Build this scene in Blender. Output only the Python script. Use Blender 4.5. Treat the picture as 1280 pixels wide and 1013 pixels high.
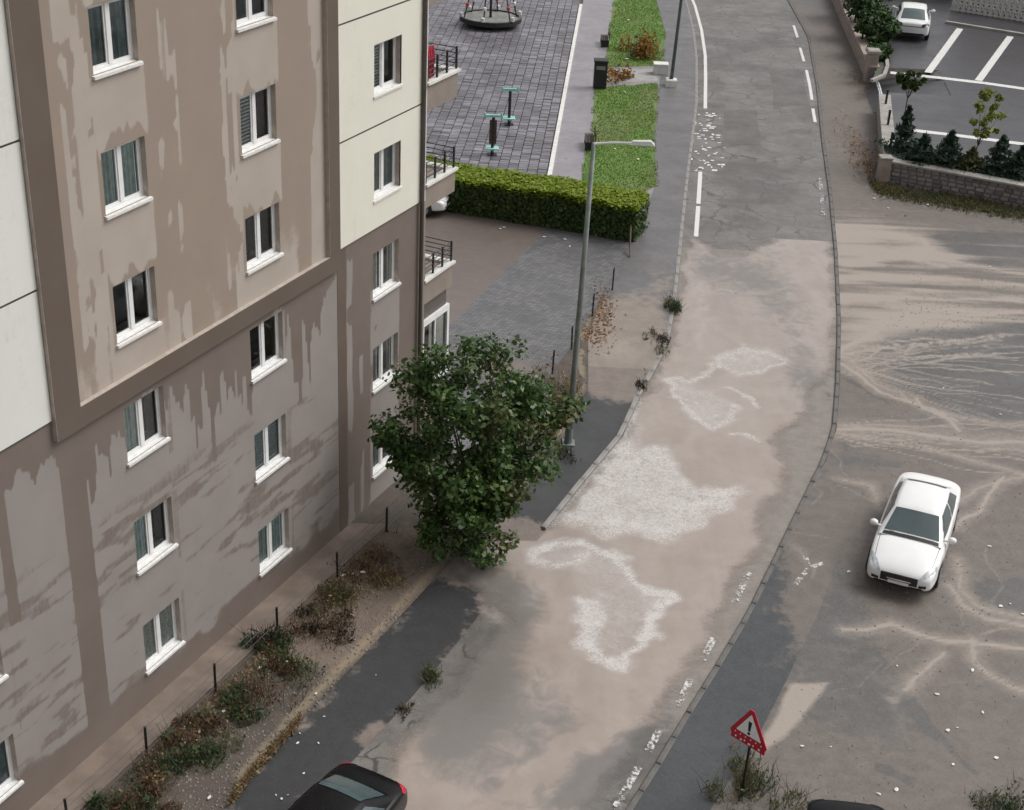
import bpy, bmesh, math, random
import numpy as np
from mathutils import Vector, Matrix
from mathutils.bvhtree import BVHTree

random.seed(7); np.random.seed(7)
S = bpy.context.scene
COL = S.collection
for o in list(bpy.data.objects): bpy.data.objects.remove(o)

# ------------------------------------------------------------------ camera
CAM_H = 22.0
FPX, CX, CY = 1826.0, 640.0, 506.5
NAD = np.array([465 - CX, 4000 - CY]); ND = float(np.hypot(*NAD)); NU = NAD / ND
PITCH = math.pi / 2 - math.atan2(ND, FPX)
cd = bpy.data.cameras.new('camera'); cam = bpy.data.objects.new('camera', cd); COL.objects.link(cam)
cam.location = (0, 0, CAM_H)
fw = Vector((0, math.cos(PITCH), -math.sin(PITCH)))
dn0 = Vector((0, -math.sin(PITCH), -math.cos(PITCH))); rt0 = Vector((1, 0, 0))
dn = rt0 * (-NU[0]) + dn0 * NU[1]
rt = rt0 * NU[1] + dn0 * NU[0]
cam.matrix_world = Matrix(((rt.x, -dn.x, -fw.x, 0), (rt.y, -dn.y, -fw.y, 0), (rt.z, -dn.z, -fw.z, CAM_H), (0, 0, 0, 1)))
cd.sensor_fit = 'HORIZONTAL'; cd.sensor_width = 36; cd.lens = 36 * FPX / 1280
cd.clip_start = 0.5; cd.clip_end = 3000
S.camera = cam

# ------------------------------------------------------------------ light (overcast, after rain)
W = bpy.data.worlds.new('World'); S.world = W; W.use_nodes = True
wn = W.node_tree.nodes; wl = W.node_tree.links
sky = wn.new('ShaderNodeTexSky'); sky.sky_type = 'NISHITA'; sky.sun_disc = False
sky.sun_elevation = math.radians(52); sky.sun_rotation = math.radians(70)
sky.air_density = 1.0; sky.dust_density = 6.0; sky.ozone_density = 1.0
hs = wn.new('ShaderNodeHueSaturation'); hs.inputs['Saturation'].default_value = 0.12
wl.new(sky.outputs[0], hs.inputs['Color'])
bgn = wn['Background']; bgn.inputs[1].default_value = 0.105
wl.new(hs.outputs[0], bgn.inputs[0])
sd = bpy.data.lights.new('sun', 'SUN'); sd.energy = 0.7; sd.angle = math.radians(30); sd.color = (1, .97, .93)
sun = bpy.data.objects.new('sun', sd); COL.objects.link(sun)
sun.rotation_euler = (math.radians(38), 0, math.radians(-70 + 180))
S.view_settings.view_transform = 'Standard'; S.view_settings.look = 'None'
S.view_settings.gamma = 1; S.view_settings.use_curve_mapping = False
S.view_settings.exposure = 0.40

# ------------------------------------------------------------------ helpers
def g(px, py, z=0.0):
    """point of the photograph -> point on a level surface at height z"""
    x = px - CX; y = py - CY
    yy = x * NU[0] + y * NU[1]; xx = x * NU[1] - y * NU[0]
    r = Vector((xx, FPX * math.cos(PITCH) - yy * math.sin(PITCH), -FPX * math.sin(PITCH) - yy * math.cos(PITCH)))
    t = (z - CAM_H) / r.z
    return Vector((r.x * t, r.y * t, z))
def G2(pts, z=0.0): return np.array([g(a, b, z)[:2] for a, b in pts])

def tag(o, label=None, cat=None, group=None, kind=None):
    if label: o['label'] = label
    if cat: o['category'] = cat
    if group: o['group'] = group
    if kind: o['kind'] = kind
    return o
def empty(name, loc=(0, 0, 0), rz=0.0, parent=None):
    o = bpy.data.objects.new(name, None); COL.objects.link(o)
    o.location = loc; o.rotation_euler = (0, 0, rz)
    o.empty_display_size = .2
    if parent: o.parent = parent
    return o
def link(name, me, parent=None, loc=None):
    o = bpy.data.objects.new(name, me); COL.objects.link(o)
    if parent: o.parent = parent
    if loc is not None: o.location = loc
    return o
def copy_tree(o, parent=None):
    c = o.copy(); COL.objects.link(c)
    if parent: c.parent = parent
    for ch in list(o.children): copy_tree(ch, c)
    return c

class MB:
    def __init__(s): s.v = []; s.f = []
    def add(s, vs, fs):
        b = len(s.v); s.v.extend([tuple(v) for v in vs]); s.f.extend([tuple(i + b for i in f) for f in fs]); return s
    def box(s, x0, x1, y0, y1, z0, z1, M=None):
        vs = [Vector(p) for p in ((x0,y0,z0),(x1,y0,z0),(x1,y1,z0),(x0,y1,z0),(x0,y0,z1),(x1,y0,z1),(x1,y1,z1),(x0,y1,z1))]
        if M: vs = [M @ v for v in vs]
        return s.add(vs, [(0,3,2,1),(4,5,6,7),(0,1,5,4),(1,2,6,5),(2,3,7,6),(3,0,4,7)])
    def bev(s, x0, x1, y0, y1, z0, z1, c, M=None):
        """box with its upper edges chamfered"""
        vs = [(x0,y0,z0),(x1,y0,z0),(x1,y1,z0),(x0,y1,z0),(x0,y0,z1-c),(x1,y0,z1-c),(x1,y1,z1-c),(x0,y1,z1-c),
              (x0+c,y0+c,z1),(x1-c,y0+c,z1),(x1-c,y1-c,z1),(x0+c,y1-c,z1)]
        vs = [Vector(p) for p in vs]
        if M: vs = [M @ v for v in vs]
        fs = [(0,3,2,1),(8,9,10,11)]
        for i in range(4):
            j = (i + 1) % 4
            fs += [(i, j, 4 + j, 4 + i), (4 + i, 4 + j, 8 + j, 8 + i)]
        return s.add(vs, fs)
    def tube(s, pts, r, n=8, cap=True):
        pts = [Vector(p) for p in pts]
        rs = r if hasattr(r, '__len__') else [r] * len(pts)
        b = len(s.v); m = len(pts)
        for i, p in enumerate(pts):
            d = (pts[min(i + 1, m - 1)] - pts[max(i - 1, 0)]).normalized()
            a = d.orthogonal().normalized() if abs(d.z) < .98 else Vector((1, 0, 0))
            a = (a - d * a.dot(d)).normalized(); c = d.cross(a)
            for k in range(n):
                t = 2 * math.pi * k / n
                s.v.append(tuple(p + (a * math.cos(t) + c * math.sin(t)) * rs[i]))
        for i in range(m - 1):
            for k in range(n):
                k2 = (k + 1) % n
                s.f.append((b + i*n + k, b + i*n + k2, b + (i+1)*n + k2, b + (i+1)*n + k))
        if cap:
            s.f.append(tuple(b + k for k in reversed(range(n))))
            s.f.append(tuple(b + (m-1)*n + k for k in range(n)))
        return s
    def lathe(s, prof, n=16, M=None, cap=True):
        b = len(s.v)
        for (r, z) in prof:
            for k in range(n):
                t = 2 * math.pi * k / n; p = Vector((r * math.cos(t), r * math.sin(t), z))
                s.v.append(tuple(M @ p if M else p))
        for i in range(len(prof) - 1):
            for k in range(n):
                k2 = (k + 1) % n
                s.f.append((b + i*n + k, b + i*n + k2, b + (i+1)*n + k2, b + (i+1)*n + k))
        if cap:
            s.f.append(tuple(b + k for k in reversed(range(n))))
            s.f.append(tuple(b + (len(prof)-1)*n + k for k in range(n)))
        return s
    def prism(s, poly, z0, z1, M=None):
        n = len(poly)
        vs = [Vector((p[0], p[1], z0)) for p in poly] + [Vector((p[0], p[1], z1)) for p in poly]
        if M: vs = [M @ v for v in vs]
        return s.add(vs, [tuple(reversed(range(n))), tuple(range(n, 2*n))] + [(i, (i+1) % n, n + (i+1) % n, n + i) for i in range(n)])
    def mesh(s, name, mat=None, smooth=False):
        me = bpy.data.meshes.new(name); me.from_pydata(s.v, [], s.f); me.update()
        if mat: me.materials.append(mat)
        if smooth: me.polygons.foreach_set('use_smooth', [True] * len(me.polygons))
        return me
    def build(s, name, mat=None, parent=None, loc=None, smooth=False):
        return link(name, s.mesh(name, mat, smooth), parent, loc)

def quads_mesh(name, V, mat):
    """V: (n,4,3) array, one loose quad each"""
    n = len(V); me = bpy.data.meshes.new(name)
    me.vertices.add(n * 4); me.vertices.foreach_set('co', V.reshape(-1).astype(np.float32))
    me.loops.add(n * 4); me.loops.foreach_set('vertex_index', np.arange(n * 4, dtype=np.int32))
    me.polygons.add(n); me.polygons.foreach_set('loop_start', np.arange(0, n * 4, 4, dtype=np.int32))
    me.update(calc_edges=True); me.materials.append(mat); return me

def leaves(P, size, up=0.4, asp=1.7, out=None):
    """leaf quads (folded kite) at points P; out = preferred normals"""
    n = len(P); nr = np.random.normal(size=(n, 3)); nr[:, 2] += up * 2
    if out is not None: nr = nr * .6 + out * 1.2
    nr /= np.linalg.norm(nr, axis=1)[:, None] + 1e-9
    a = np.random.normal(size=(n, 3)); a -= nr * (a * nr).sum(1)[:, None]; a /= np.linalg.norm(a, axis=1)[:, None] + 1e-9
    b = np.cross(nr, a)
    s = (size * np.random.uniform(.6, 1.35, n))[:, None]
    V = np.stack([P - a * s * asp * .5, P + b * s * .5 - nr * s * .12 - a * s * .1, P + a * s * asp * .55, P - b * s * .5 - nr * s * .12 - a * s * .1], 1)
    return V
def blades(P, h, w, lean=.35):
    n = len(P); ang = np.random.uniform(0, 2 * np.pi, n); d = np.stack([np.cos(ang), np.sin(ang), 0 * ang], 1)
    t = np.stack([np.random.normal(0, lean, n), np.random.normal(0, lean, n), np.ones(n)], 1)
    hh = (h * np.random.uniform(.5, 1.3, n))[:, None]; ww = w * .5
    return np.stack([P - d * ww, P + d * ww, P + d * ww * .35 + t * hh, P - d * ww * .35 + t * hh], 1)

def _h(i, j, s): 
    v = np.sin(i * 127.1 + j * 311.7 + s * 74.7) * 43758.5453
    return v - np.floor(v)
def vnoise(x, y, s=0):
    x = np.asarray(x, float); y = np.asarray(y, float)
    i = np.floor(x); j = np.floor(y); fx = x - i; fy = y - j
    fx = fx * fx * (3 - 2 * fx); fy = fy * fy * (3 - 2 * fy)
    return (_h(i, j, s) * (1-fx) + _h(i+1, j, s) * fx) * (1-fy) + (_h(i, j+1, s) * (1-fx) + _h(i+1, j+1, s) * fx) * fy
def fbm(x, y, s=0, o=4):
    r = 0; a = .5
    for k in range(o): r = r + a * vnoise(x * 2**k, y * 2**k, s + k * 7); a *= .5
    return r / (1 - .5**o)
def sst(a, b, x):
    t = np.clip((x - a) / (b - a), 0, 1); return t * t * (3 - 2 * t)
def dist_line(x, y, pts, closed=False):
    d = np.full(np.shape(x), 1e9); n = len(pts)
    for k in range(n if closed else n - 1):
        a = pts[k]; b = pts[(k + 1) % n]; e = b - a; L = e @ e + 1e-12
        t = np.clip(((x - a[0]) * e[0] + (y - a[1]) * e[1]) / L, 0, 1)
        d = np.minimum(d, np.hypot(x - a[0] - t * e[0], y - a[1] - t * e[1]))
    return d
def sdf(x, y, pts):
    """positive inside"""
    d = dist_line(x, y, pts, True); ins = np.zeros(np.shape(x), bool); n = len(pts)
    for k in range(n):
        a = pts[k]; b = pts[(k + 1) % n]
        c = ((a[1] > y) != (b[1] > y)) & (x < (b[0] - a[0]) * (y - a[1]) / (b[1] - a[1] + 1e-12) + a[0])
        ins ^= c
    return np.where(ins, d, -d)
def blob(x, y, lst):
    r = 0
    for (px, py, rx, ry, am) in lst:
        p = g(px, py); r = r + am * np.exp(-((x - p.x) / rx)**2 - ((y - p.y) / ry)**2)
    return r

class Edge:
    """x as a function of y along a polyline"""
    def __init__(s, pts): p = pts[np.argsort(pts[:, 1])]; s.x = p[:, 0]; s.y = p[:, 1]
    def __call__(s, y):
        y = np.asarray(y, float); r = np.interp(y, s.y, s.x)
        k0 = (s.x[1] - s.x[0]) / (s.y[1] - s.y[0]); k1 = (s.x[-1] - s.x[-2]) / (s.y[-1] - s.y[-2])
        r = np.where(y < s.y[0], s.x[0] + k0 * (y - s.y[0]), r)
        return np.where(y > s.y[-1], s.x[-1] + k1 * (y - s.y[-1]), r)

def sheet(name, X, Y, Z, mat, attrs=None, parent=None):
    """structured grid (rows, cols) -> mesh with float attributes"""
    r, c = X.shape; me = bpy.data.meshes.new(name)
    co = np.stack([X, Y, Z], -1).reshape(-1, 3)
    idx = np.arange(r * c).reshape(r, c)
    q = np.stack([idx[:-1, :-1], idx[:-1, 1:], idx[1:, 1:], idx[1:, :-1]], -1).reshape(-1, 4)
    me.vertices.add(r * c); me.vertices.foreach_set('co', co.reshape(-1).astype(np.float32))
    me.loops.add(len(q) * 4); me.loops.foreach_set('vertex_index', q.reshape(-1).astype(np.int32))
    me.polygons.add(len(q)); me.polygons.foreach_set('loop_start', np.arange(0, len(q) * 4, 4, dtype=np.int32))
    me.update(calc_edges=True); me.materials.append(mat)
    for k, v in (attrs or {}).items():
        a = me.attributes.new(k, 'FLOAT', 'POINT'); a.data.foreach_set('value', np.broadcast_to(v, X.shape).reshape(-1).astype(np.float32))
    return link(name, me, parent)
def rows(y0, y1):
    out = [y0]
    while out[-1] < y1: out.append(out[-1] + (0.09 if out[-1] < 48 else .16 if out[-1] < 66 else .8))
    out[-1] = y1; return np.array(out)
def loft(name, L, R, ys, nx, z, mat, fields=None):
    t = np.linspace(0, 1, nx)[None, :]; y = ys[:, None]
    X = L(ys)[:, None] * (1 - t) + R(ys)[:, None] * t; Y = y + 0 * t
    Z = z(X, Y) if callable(z) else X * 0 + z
    return sheet(name, X, Y, Z, mat, fields(X, Y) if fields else None)

# ------------------------------------------------------------------ materials
class NT:
    def __init__(s, name):
        s.m = bpy.data.materials.new(name); s.m.use_nodes = True; s.t = s.m.node_tree; s.n = s.t.nodes
        s.p = s.n['Principled BSDF']; s.out = s.n['Material Output']
        s.geo = s.n.new('ShaderNodeNewGeometry'); s.pos = s.geo.outputs['Position']
    def set(s, sock, v):
        if isinstance(v, bpy.types.NodeSocket): s.t.links.new(v, sock)
        else:
            if hasattr(v, '__len__') and len(v) == 3 and sock.type == 'RGBA': v = (*v, 1)
            sock.default_value = v
    def node(s, ty, **kw):
        n = s.n.new(ty)
        for k, v in kw.items(): setattr(n, k, v)
        return n
    def math(s, op, a, b=None, c=None, clamp=False):
        n = s.node('ShaderNodeMath', operation=op, use_clamp=clamp); s.set(n.inputs[0], a)
        if b is not None: s.set(n.inputs[1], b)
        if c is not None: s.set(n.inputs[2], c)
        return n.outputs[0]
    def step(s, a, b, x):
        n = s.node('ShaderNodeMapRange', interpolation_type='SMOOTHSTEP'); s.set(n.inputs[0], x)
        s.set(n.inputs[1], a); s.set(n.inputs[2], b); return n.outputs[0]
    def mix(s, f, a, b):
        n = s.node('ShaderNodeMix', data_type='RGBA'); s.set(n.inputs[0], f); s.set(n.inputs[6], a); s.set(n.inputs[7], b); return n.outputs[2]
    def noise(s, scale, detail=4, rough=.55, vec=None, st=None, dist=0.0):
        n = s.node('ShaderNodeTexNoise'); n.inputs['Scale'].default_value = scale; n.inputs['Detail'].default_value = detail
        n.inputs['Roughness'].default_value = rough; n.inputs['Distortion'].default_value = dist
        v = vec or s.pos
        if st:
            mp = s.node('ShaderNodeMapping'); s.set(mp.inputs[0], v); mp.inputs['Scale'].default_value = st; v = mp.outputs[0]
        s.set(n.inputs['Vector'], v); return n.outputs[0]
    def objco(s): return s.node('ShaderNodeTexCoord').outputs['Object']
    def attr(s, name): return s.node('ShaderNodeAttribute', attribute_name=name).outputs['Fac']
    def island(s): return s.geo.outputs['Random Per Island']
    def orand(s): return s.node('ShaderNodeObjectInfo').outputs['Random']
    def bump(s, h, strength=.3, dist=.02):
        b = s.node('ShaderNodeBump'); b.inputs['Strength'].default_value = strength; b.inputs['Distance'].default_value = dist
        s.set(b.inputs['Height'], h); s.set(s.p.inputs['Normal'], b.outputs[0])
    def fin(s, col=None, rough=None, spec=None, metal=None):
        if col is not None: s.set(s.p.inputs['Base Color'], col)
        if rough is not None: s.set(s.p.inputs['Roughness'], rough)
        if spec is not None: s.set(s.p.inputs['Specular IOR Level'], spec)
        if metal is not None: s.set(s.p.inputs['Metallic'], metal)
        return s.m

def plain(name, col, rough=.6, var=.18, scale=6, metal=0, spec=.5, bump=0):
    """paint, metal, concrete: base colour with worn variation"""
    t = NT(name); n = t.noise(scale, 5, .6, t.objco())
    dark = [c * (1 - var) for c in col]; lite = [min(1, c * (1 + var)) for c in col]
    if bump: t.bump(t.noise(scale * 8, 3, .6, t.objco()), bump, .01)
    rr = t.math('MULTIPLY_ADD', n, .3, rough - .15)
    return t.fin(t.mix(t.step(.3, .7, n), dark, lite), rr, spec, metal)

def leafmat(name, c0, c1, c2, rough=.5, trans=.25):
    t = NT(name); n = t.noise(1.1, 3)
    r = t.island(); a = t.mix(r, c0, c1); m = t.math('MULTIPLY', t.step(.72, .98, r), t.step(.35, .65, n))
    c = t.mix(m, a, c2)
    t.fin(c, rough, .35)
    tr = t.node('ShaderNodeBsdfTranslucent'); t.set(tr.inputs[0], c)
    mx = t.node('ShaderNodeMixShader'); mx.inputs[0].default_value = trans
    t.t.links.new(t.p.outputs[0], mx.inputs[1]); t.t.links.new(tr.outputs[0], mx.inputs[2]); t.t.links.new(mx.outputs[0], t.out.inputs[0])
    return t.m

def ground_mat(name, a, b, mud, mud2, lite=(.42, .36, .30), rough=.45, grain=40, cracks=False, wet=.5):
    """wet surface: base colours a/b, silt where the 'mud' attribute is high, pale silt where 'streak' is high"""
    t = NT(name)
    n1 = t.noise(.55, 8, .62); n2 = t.noise(2.6, 6, .62); n3 = t.noise(grain, 2, .7); n4 = t.noise(7.0, 6, .7)
    base = t.mix(t.step(.32, .68, t.math('ADD', t.math('MULTIPLY', n1, .6), t.math('MULTIPLY', n2, .4))), a, b)
    n6 = t.noise(19, 5, .75)
    base = t.mix(t.math('MULTIPLY', t.step(.5, .72, n4), .5), base, [c * .58 for c in a])
    base = t.mix(t.math('MULTIPLY', t.step(.52, .66, n6), .6), base, [min(1, c * 1.5) for c in b])
    base = t.mix(t.math('MULTIPLY', t.step(.58, .8, n3), .35), base, [min(1, c * 1.9) for c in b])
    if cracks:
        vo = t.node('ShaderNodeTexVoronoi', feature='DISTANCE_TO_EDGE'); vo.inputs['Scale'].default_value = .55
        wv = t.node('ShaderNodeVectorMath', operation='ADD'); nz = t.node('ShaderNodeTexNoise'); nz.inputs['Scale'].default_value = 1.3; nz.inputs['Detail'].default_value = 6
        t.set(nz.inputs['Vector'], t.pos); t.set(wv.inputs[0], t.pos); t.set(wv.inputs[1], nz.outputs['Color']); t.set(vo.inputs['Vector'], wv.outputs[0])
        ck = t.math('MULTIPLY', t.step(.035, .008, vo.outputs['Distance']), t.step(.42, .58, n1))
        base = t.mix(t.math('MULTIPLY', ck, .75), base, (.035, .033, .03))
        base = t.mix(t.math('MULTIPLY', t.step(.50, .60, t.noise(.22, 5, .6)), .45), base, [c * .55 for c in a])
    m = t.step(.38, .62, t.math('ADD', t.attr('mud'), t.math('MULTIPLY_ADD', t.math('ADD', t.math('MULTIPLY', n2, .55), t.math('MULTIPLY', n4, .45)), 1.1, -.55)))
    mc = t.mix(t.step(.3, .7, n2), mud, mud2)
    mc = t.mix(t.math('MULTIPLY', t.step(.5, .70, n4), .55), mc, [c * .68 for c in mud2])
    mc = t.mix(t.math('MULTIPLY', t.step(.52, .68, n6), .45), mc, [min(1, c * 1.32) for c in mud2])
    mc = t.mix(t.math('MULTIPLY', t.step(.48, .34, n6), .45), mc, [c * .62 for c in mud])
    c = t.mix(t.math('MULTIPLY', m, .93), base, mc)
    sm = t.step(.18, .80, t.math('ADD', t.attr('streak'), t.math('MULTIPLY_ADD', n4, .5, -.25)))
    c = t.mix(t.math('MULTIPLY', sm, .85), c, lite)
    c = t.mix(t.math('MULTIPLY', t.step(.45, .8, n3), .18), c, (.05, .045, .04))
    r = t.math('MULTIPLY_ADD', n1, -wet, rough + wet * .5)
    r = t.math('ADD', r, t.math('MULTIPLY', m, .12), clamp=True)
    t.bump(t.math('ADD', t.math('MULTIPLY', n3, .5), n4), .35, .02)
    return t.fin(c, r, .5)

M = {}
M['road'] = ground_mat('wet_asphalt', (.115, .107, .099), (.205, .191, .176), (.21, .185, .163), (.27, .238, .21), rough=.42, cracks=True)
M['walk'] = ground_mat('wet_pavement', (.115, .110, .112), (.165, .157, .158), (.23, .195, .165), (.30, .25, .21), rough=.38)
M['walk_dark'] = ground_mat('dark_wet_asphalt', (.040, .043, .046), (.066, .069, .072), (.140, .118, .102), (.176, .151, .132), lite=(.38, .325, .28), rough=.38)
M['walk_dark_near'] = ground_mat('black_wet_asphalt', (.034, .035, .037), (.054, .055, .057), (.19, .155, .132), (.24, .20, .172), rough=.40)
M['lot'] = ground_mat('muddy_ground', (.085, .081, .078), (.120, .113, .107), (.140, .118, .102), (.176, .151, .132), lite=(.38, .325, .28), rough=.50)
M['dirt'] = ground_mat('wet_dirt', (.07, .058, .048), (.105, .085, .068), (.155, .118, .092), (.19, .145, .112), lite=(.30, .24, .16), rough=.6)
M['ground'] = ground_mat('earth', (.12, .10, .085), (.16, .14, .12), (.2, .17, .14), (.24, .2, .17), rough=.6)
M['carpark'] = ground_mat('car_park_asphalt', (.050, .049, .055), (.075, .073, .080), (.14, .125, .115), (.17, .15, .14), rough=.35)
M['path'] = ground_mat('grey_path', (.23, .215, .235), (.31, .29, .31), (.13, .11, .10), (.16, .14, .125), rough=.35)
M['soil'] = ground_mat('planting_soil', (.055, .065, .045), (.08, .09, .06), (.06, .07, .04), (.07, .08, .05), rough=.8)
M['lawn'] = ground_mat('lawn_turf', (.085, .165, .024), (.125, .215, .038), (.11, .16, .035), (.14, .19, .045), lite=(.2, .2, .1), rough=.8, wet=.1)
def court_mat():
    t = NT('small_block_paving'); mp = t.node('ShaderNodeMapping'); t.set(mp.inputs[0], t.pos)
    mp.inputs['Rotation'].default_value = (0, 0, -.35)
    br = t.node('ShaderNodeTexBrick'); t.set(br.inputs['Vector'], mp.outputs[0])
    br.inputs['Scale'].default_value = 1; br.inputs['Brick Width'].default_value = .24; br.inputs['Row Height'].default_value = .13
    br.inputs['Mortar Size'].default_value = .012; br.inputs['Mortar Smooth'].default_value = .4
    br.inputs['Color1'].default_value = (.125, .122, .126, 1); br.inputs['Color2'].default_value = (.20, .195, .20, 1); br.inputs['Mortar'].default_value = (.05, .05, .05, 1)
    n1 = t.noise(.5, 7, .62); n2 = t.noise(3, 5)
    c = t.mix(t.math('MULTIPLY', t.step(.45, .7, n1), .5), br.outputs[0], (.075, .074, .078))
    m = t.step(.35, .65, t.math('ADD', t.attr('mud'), t.math('MULTIPLY_ADD', n1, .6, -.3)))
    c = t.mix(t.math('MULTIPLY', m, .88), c, t.mix(n2, (.12, .093, .078), (.185, .15, .13)))
    c = t.mix(t.math('MULTIPLY', t.attr('streak'), .6), c, (.3, .26, .23))
    t.bump(br.outputs['Fac'], -.4, .02)
    return t.fin(c, t.math('MULTIPLY_ADD', n1, -.4, .6), .5)
M['court'] = court_mat()

def water_mat():
    t = NT('muddy_flood_water')
    n1 = t.noise(.5, 6, .6, dist=.8); n2 = t.noise(1.6, 7, .6, dist=1.0); n3 = t.noise(9, 5, .7); n5 = t.noise(38, 3, .7)
    thin = t.attr('thin'); foam = t.attr('foam'); fl = t.attr('fleck'); edge = t.attr('edge')
    th = t.step(.25, .8, t.math('ADD', thin, t.math('MULTIPLY_ADD', n2, .9, -.45)))
    c = t.mix(t.step(.3, .7, n1), (.315, .258, .222), (.37, .312, .274))
    c = t.mix(t.math('MULTIPLY', t.step(.42, .7, n2), .28), c, (.265, .22, .188))
    c = t.mix(t.math('MULTIPLY', t.step(.5, .68, n3), .10), c, (.45, .40, .36))
    nfl = t.noise(1.0, 6, .6, st=(.95, .22, 1), dist=1.4)
    c = t.mix(t.math('MULTIPLY', t.step(.45, .75, nfl), .32), c, (.42, .36, .318))
    c = t.mix(t.math('MULTIPLY', t.step(.52, .30, nfl), .22), c, (.27, .215, .18))
    c = t.mix(th, c, t.mix(n2, (.20, .185, .175), (.28, .255, .235)))
    # foam: solid rim where 'foam' is high, broken flecks inside where 'fleck' is high
    fv = t.math('ADD', foam, t.math('ADD', t.math('MULTIPLY_ADD', n3, 1.7, -.85), t.math('MULTIPLY_ADD', n5, 1.0, -.5)))
    nd_ = t.noise(5.0, 4, .6, dist=1.2); ne_ = t.noise(16, 3, .6, dist=.8)
    rg_ = lambda n, k: t.math('SUBTRACT', 1.0, t.math('MULTIPLY', t.math('ABSOLUTE', t.math('SUBTRACT', n, .5)), k), clamp=True)
    lc = t.math('MAXIMUM', rg_(nd_, 12), t.math('MULTIPLY', rg_(ne_, 8), .9))
    f1 = t.math('MULTIPLY', t.step(.08, .72, foam), t.math('MULTIPLY_ADD', t.step(.40, .95, t.math('MULTIPLY_ADD', t.math('SUBTRACT', n5, .5), 1.2, lc)), .9, .05), clamp=True)
    na = t.noise(1.5, 4, .6, dist=2.2); nb_ = t.noise(3.6, 4, .6, dist=1.6); nc_ = t.noise(11, 3, .6, dist=1.0)
    rdg = lambda n, k: t.math('SUBTRACT', 1.0, t.math('MULTIPLY', t.math('ABSOLUTE', t.math('SUBTRACT', n, .5)), k), clamp=True)
    lace = t.math('MAXIMUM', t.math('MAXIMUM', rdg(na, 22), t.math('MULTIPLY', rdg(nb_, 13), .85)), t.math('MULTIPLY', rdg(nc_, 9), .75))
    f2 = t.math('MULTIPLY', t.step(.15, .95, t.math('ADD', fl, t.math('MULTIPLY_ADD', n2, .5, -.25))), t.math('MULTIPLY_ADD', t.step(.2, .9, lace), .70, t.math('MULTIPLY_ADD', n2, 1.0, t.math('MULTIPLY_ADD', n5, .35, -.42))), clamp=True)
    c = t.mix(t.math('MULTIPLY', f2, .9), c, (.57, .55, .53))
    c = t.mix(t.math('MULTIPLY', f1, .72), c, (.66, .635, .61))
    rg = t.math('ADD', t.math('MULTIPLY', f2, .35), .04); rg = t.math('ADD', rg, t.math('MULTIPLY', f1, .3), clamp=True)
    t.bump(t.math('ADD', t.math('MULTIPLY', n3, .5), t.math('ADD', t.math('MULTIPLY', n5, .25), t.math('ADD', f1, t.math('MULTIPLY', f2, .6)))), .13, .03)
    t.fin(c, rg, .9)
    al = t.step(.12, .95, t.math('ADD', edge, t.math('MULTIPLY_ADD', t.math('ADD', t.math('MULTIPLY', n2, .6), t.math('MULTIPLY', n3, .4)), 1.0, -.5)))
    al = t.math('MULTIPLY', al, t.math('SUBTRACT', 1.0, t.math('MULTIPLY', th, .22)))
    al = t.math('MAXIMUM', al, t.math('MULTIPLY', f1, .9))
    t.set(t.p.inputs['Alpha'], al)
    return t.m
M['water'] = water_mat()

def paint_mat(name, col, wear):
    t = NT(name); n = t.noise(9, 6, .75); n2 = t.noise(1.5, 3)
    t.fin(t.mix(n, [c * .8 for c in col], col), .5, .4)
    t.set(t.p.inputs['Alpha'], t.step(wear - .05, wear + .06, t.math('ADD', t.math('MULTIPLY', n, .7), t.math('MULTIPLY', n2, .3))))
    return t.m
M['line'] = paint_mat('road_paint', (.78, .77, .74), .36)
M['line_worn'] = paint_mat('worn_road_paint', (.70, .69, .66), .52)

def wall_mat(name, dry, dry2, wet, wet2):
    """render that is darker where the 'wet' attribute says the rain soaked it"""
    t = NT(name); o = t.objco()
    ns = t.noise(9.0, 6, .65, o, (1, 1, .16)); nb = t.noise(.7, 5, .6, o); nf = t.noise(30, 3, .6, o); nh = t.noise(6.0, 8, .75, o, (.5, 1, 1.7))
    m = t.step(.33, .68, t.math('ADD', t.attr('wet'), t.math('MULTIPLY_ADD', t.math('ADD', t.math('MULTIPLY', ns, .5), t.math('MULTIPLY', nh, .5)), .9, -.45)))
    cd_ = t.mix(t.step(.3, .7, nb), dry, dry2); cw = t.mix(t.step(.3, .7, nb), wet, wet2)
    c = t.mix(m, cd_, cw)
    c = t.mix(t.math('MULTIPLY', nf, .18), c, [x * .7 for x in wet])
    t.bump(nf, .15, .004)
    return t.fin(c, t.math('MULTIPLY_ADD', m, -.25, .85), .35)
M['taupe_up'] = wall_mat('taupe_render', (.43, .372, .318), (.47, .415, .362), (.335, .270, .217), (.308, .251, .205))
M['taupe_low'] = wall_mat('grey_taupe_render', (.325, .293, .272), (.290, .263, .246), (.182, .146, .124), (.205, .168, .145))
M['brown'] = wall_mat('brown_render', (.20, .16, .135), (.185, .15, .125), (.135, .103, .083), (.150, .118, .096))
M['cream'] = wall_mat('cream_render', (.78, .76, .645), (.81, .79, .69), (.60, .58, .48), (.62, .60, .50))
M['white_panel'] = wall_mat('off_white_render', (.75, .75, .69), (.78, .78, .73), (.55, .55, .51), (.57, .57, .53))
M['pale_edge'] = plain('pale_render_edge', (.44, .38, .33), .8, .15, 4)  # pale tone; on the band edges it carries the light
M['pvc'] = plain('white_window_plastic', (.80, .80, .79), .35, .05, 3)
M['sill'] = plain('white_sill_stone', (.74, .73, .71), .5, .12, 8)
M['room'] = plain('unlit_room', (.03, .03, .032), .9, .3, 3)  # near-black tone stands for the unlit room behind the glass
M['curtain'] = plain('sheer_curtain', (.42, .49, .48), .9, .2, 5)
M['curtain2'] = plain('grey_curtain', (.20, .24, .25), .9, .25, 5)
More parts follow.
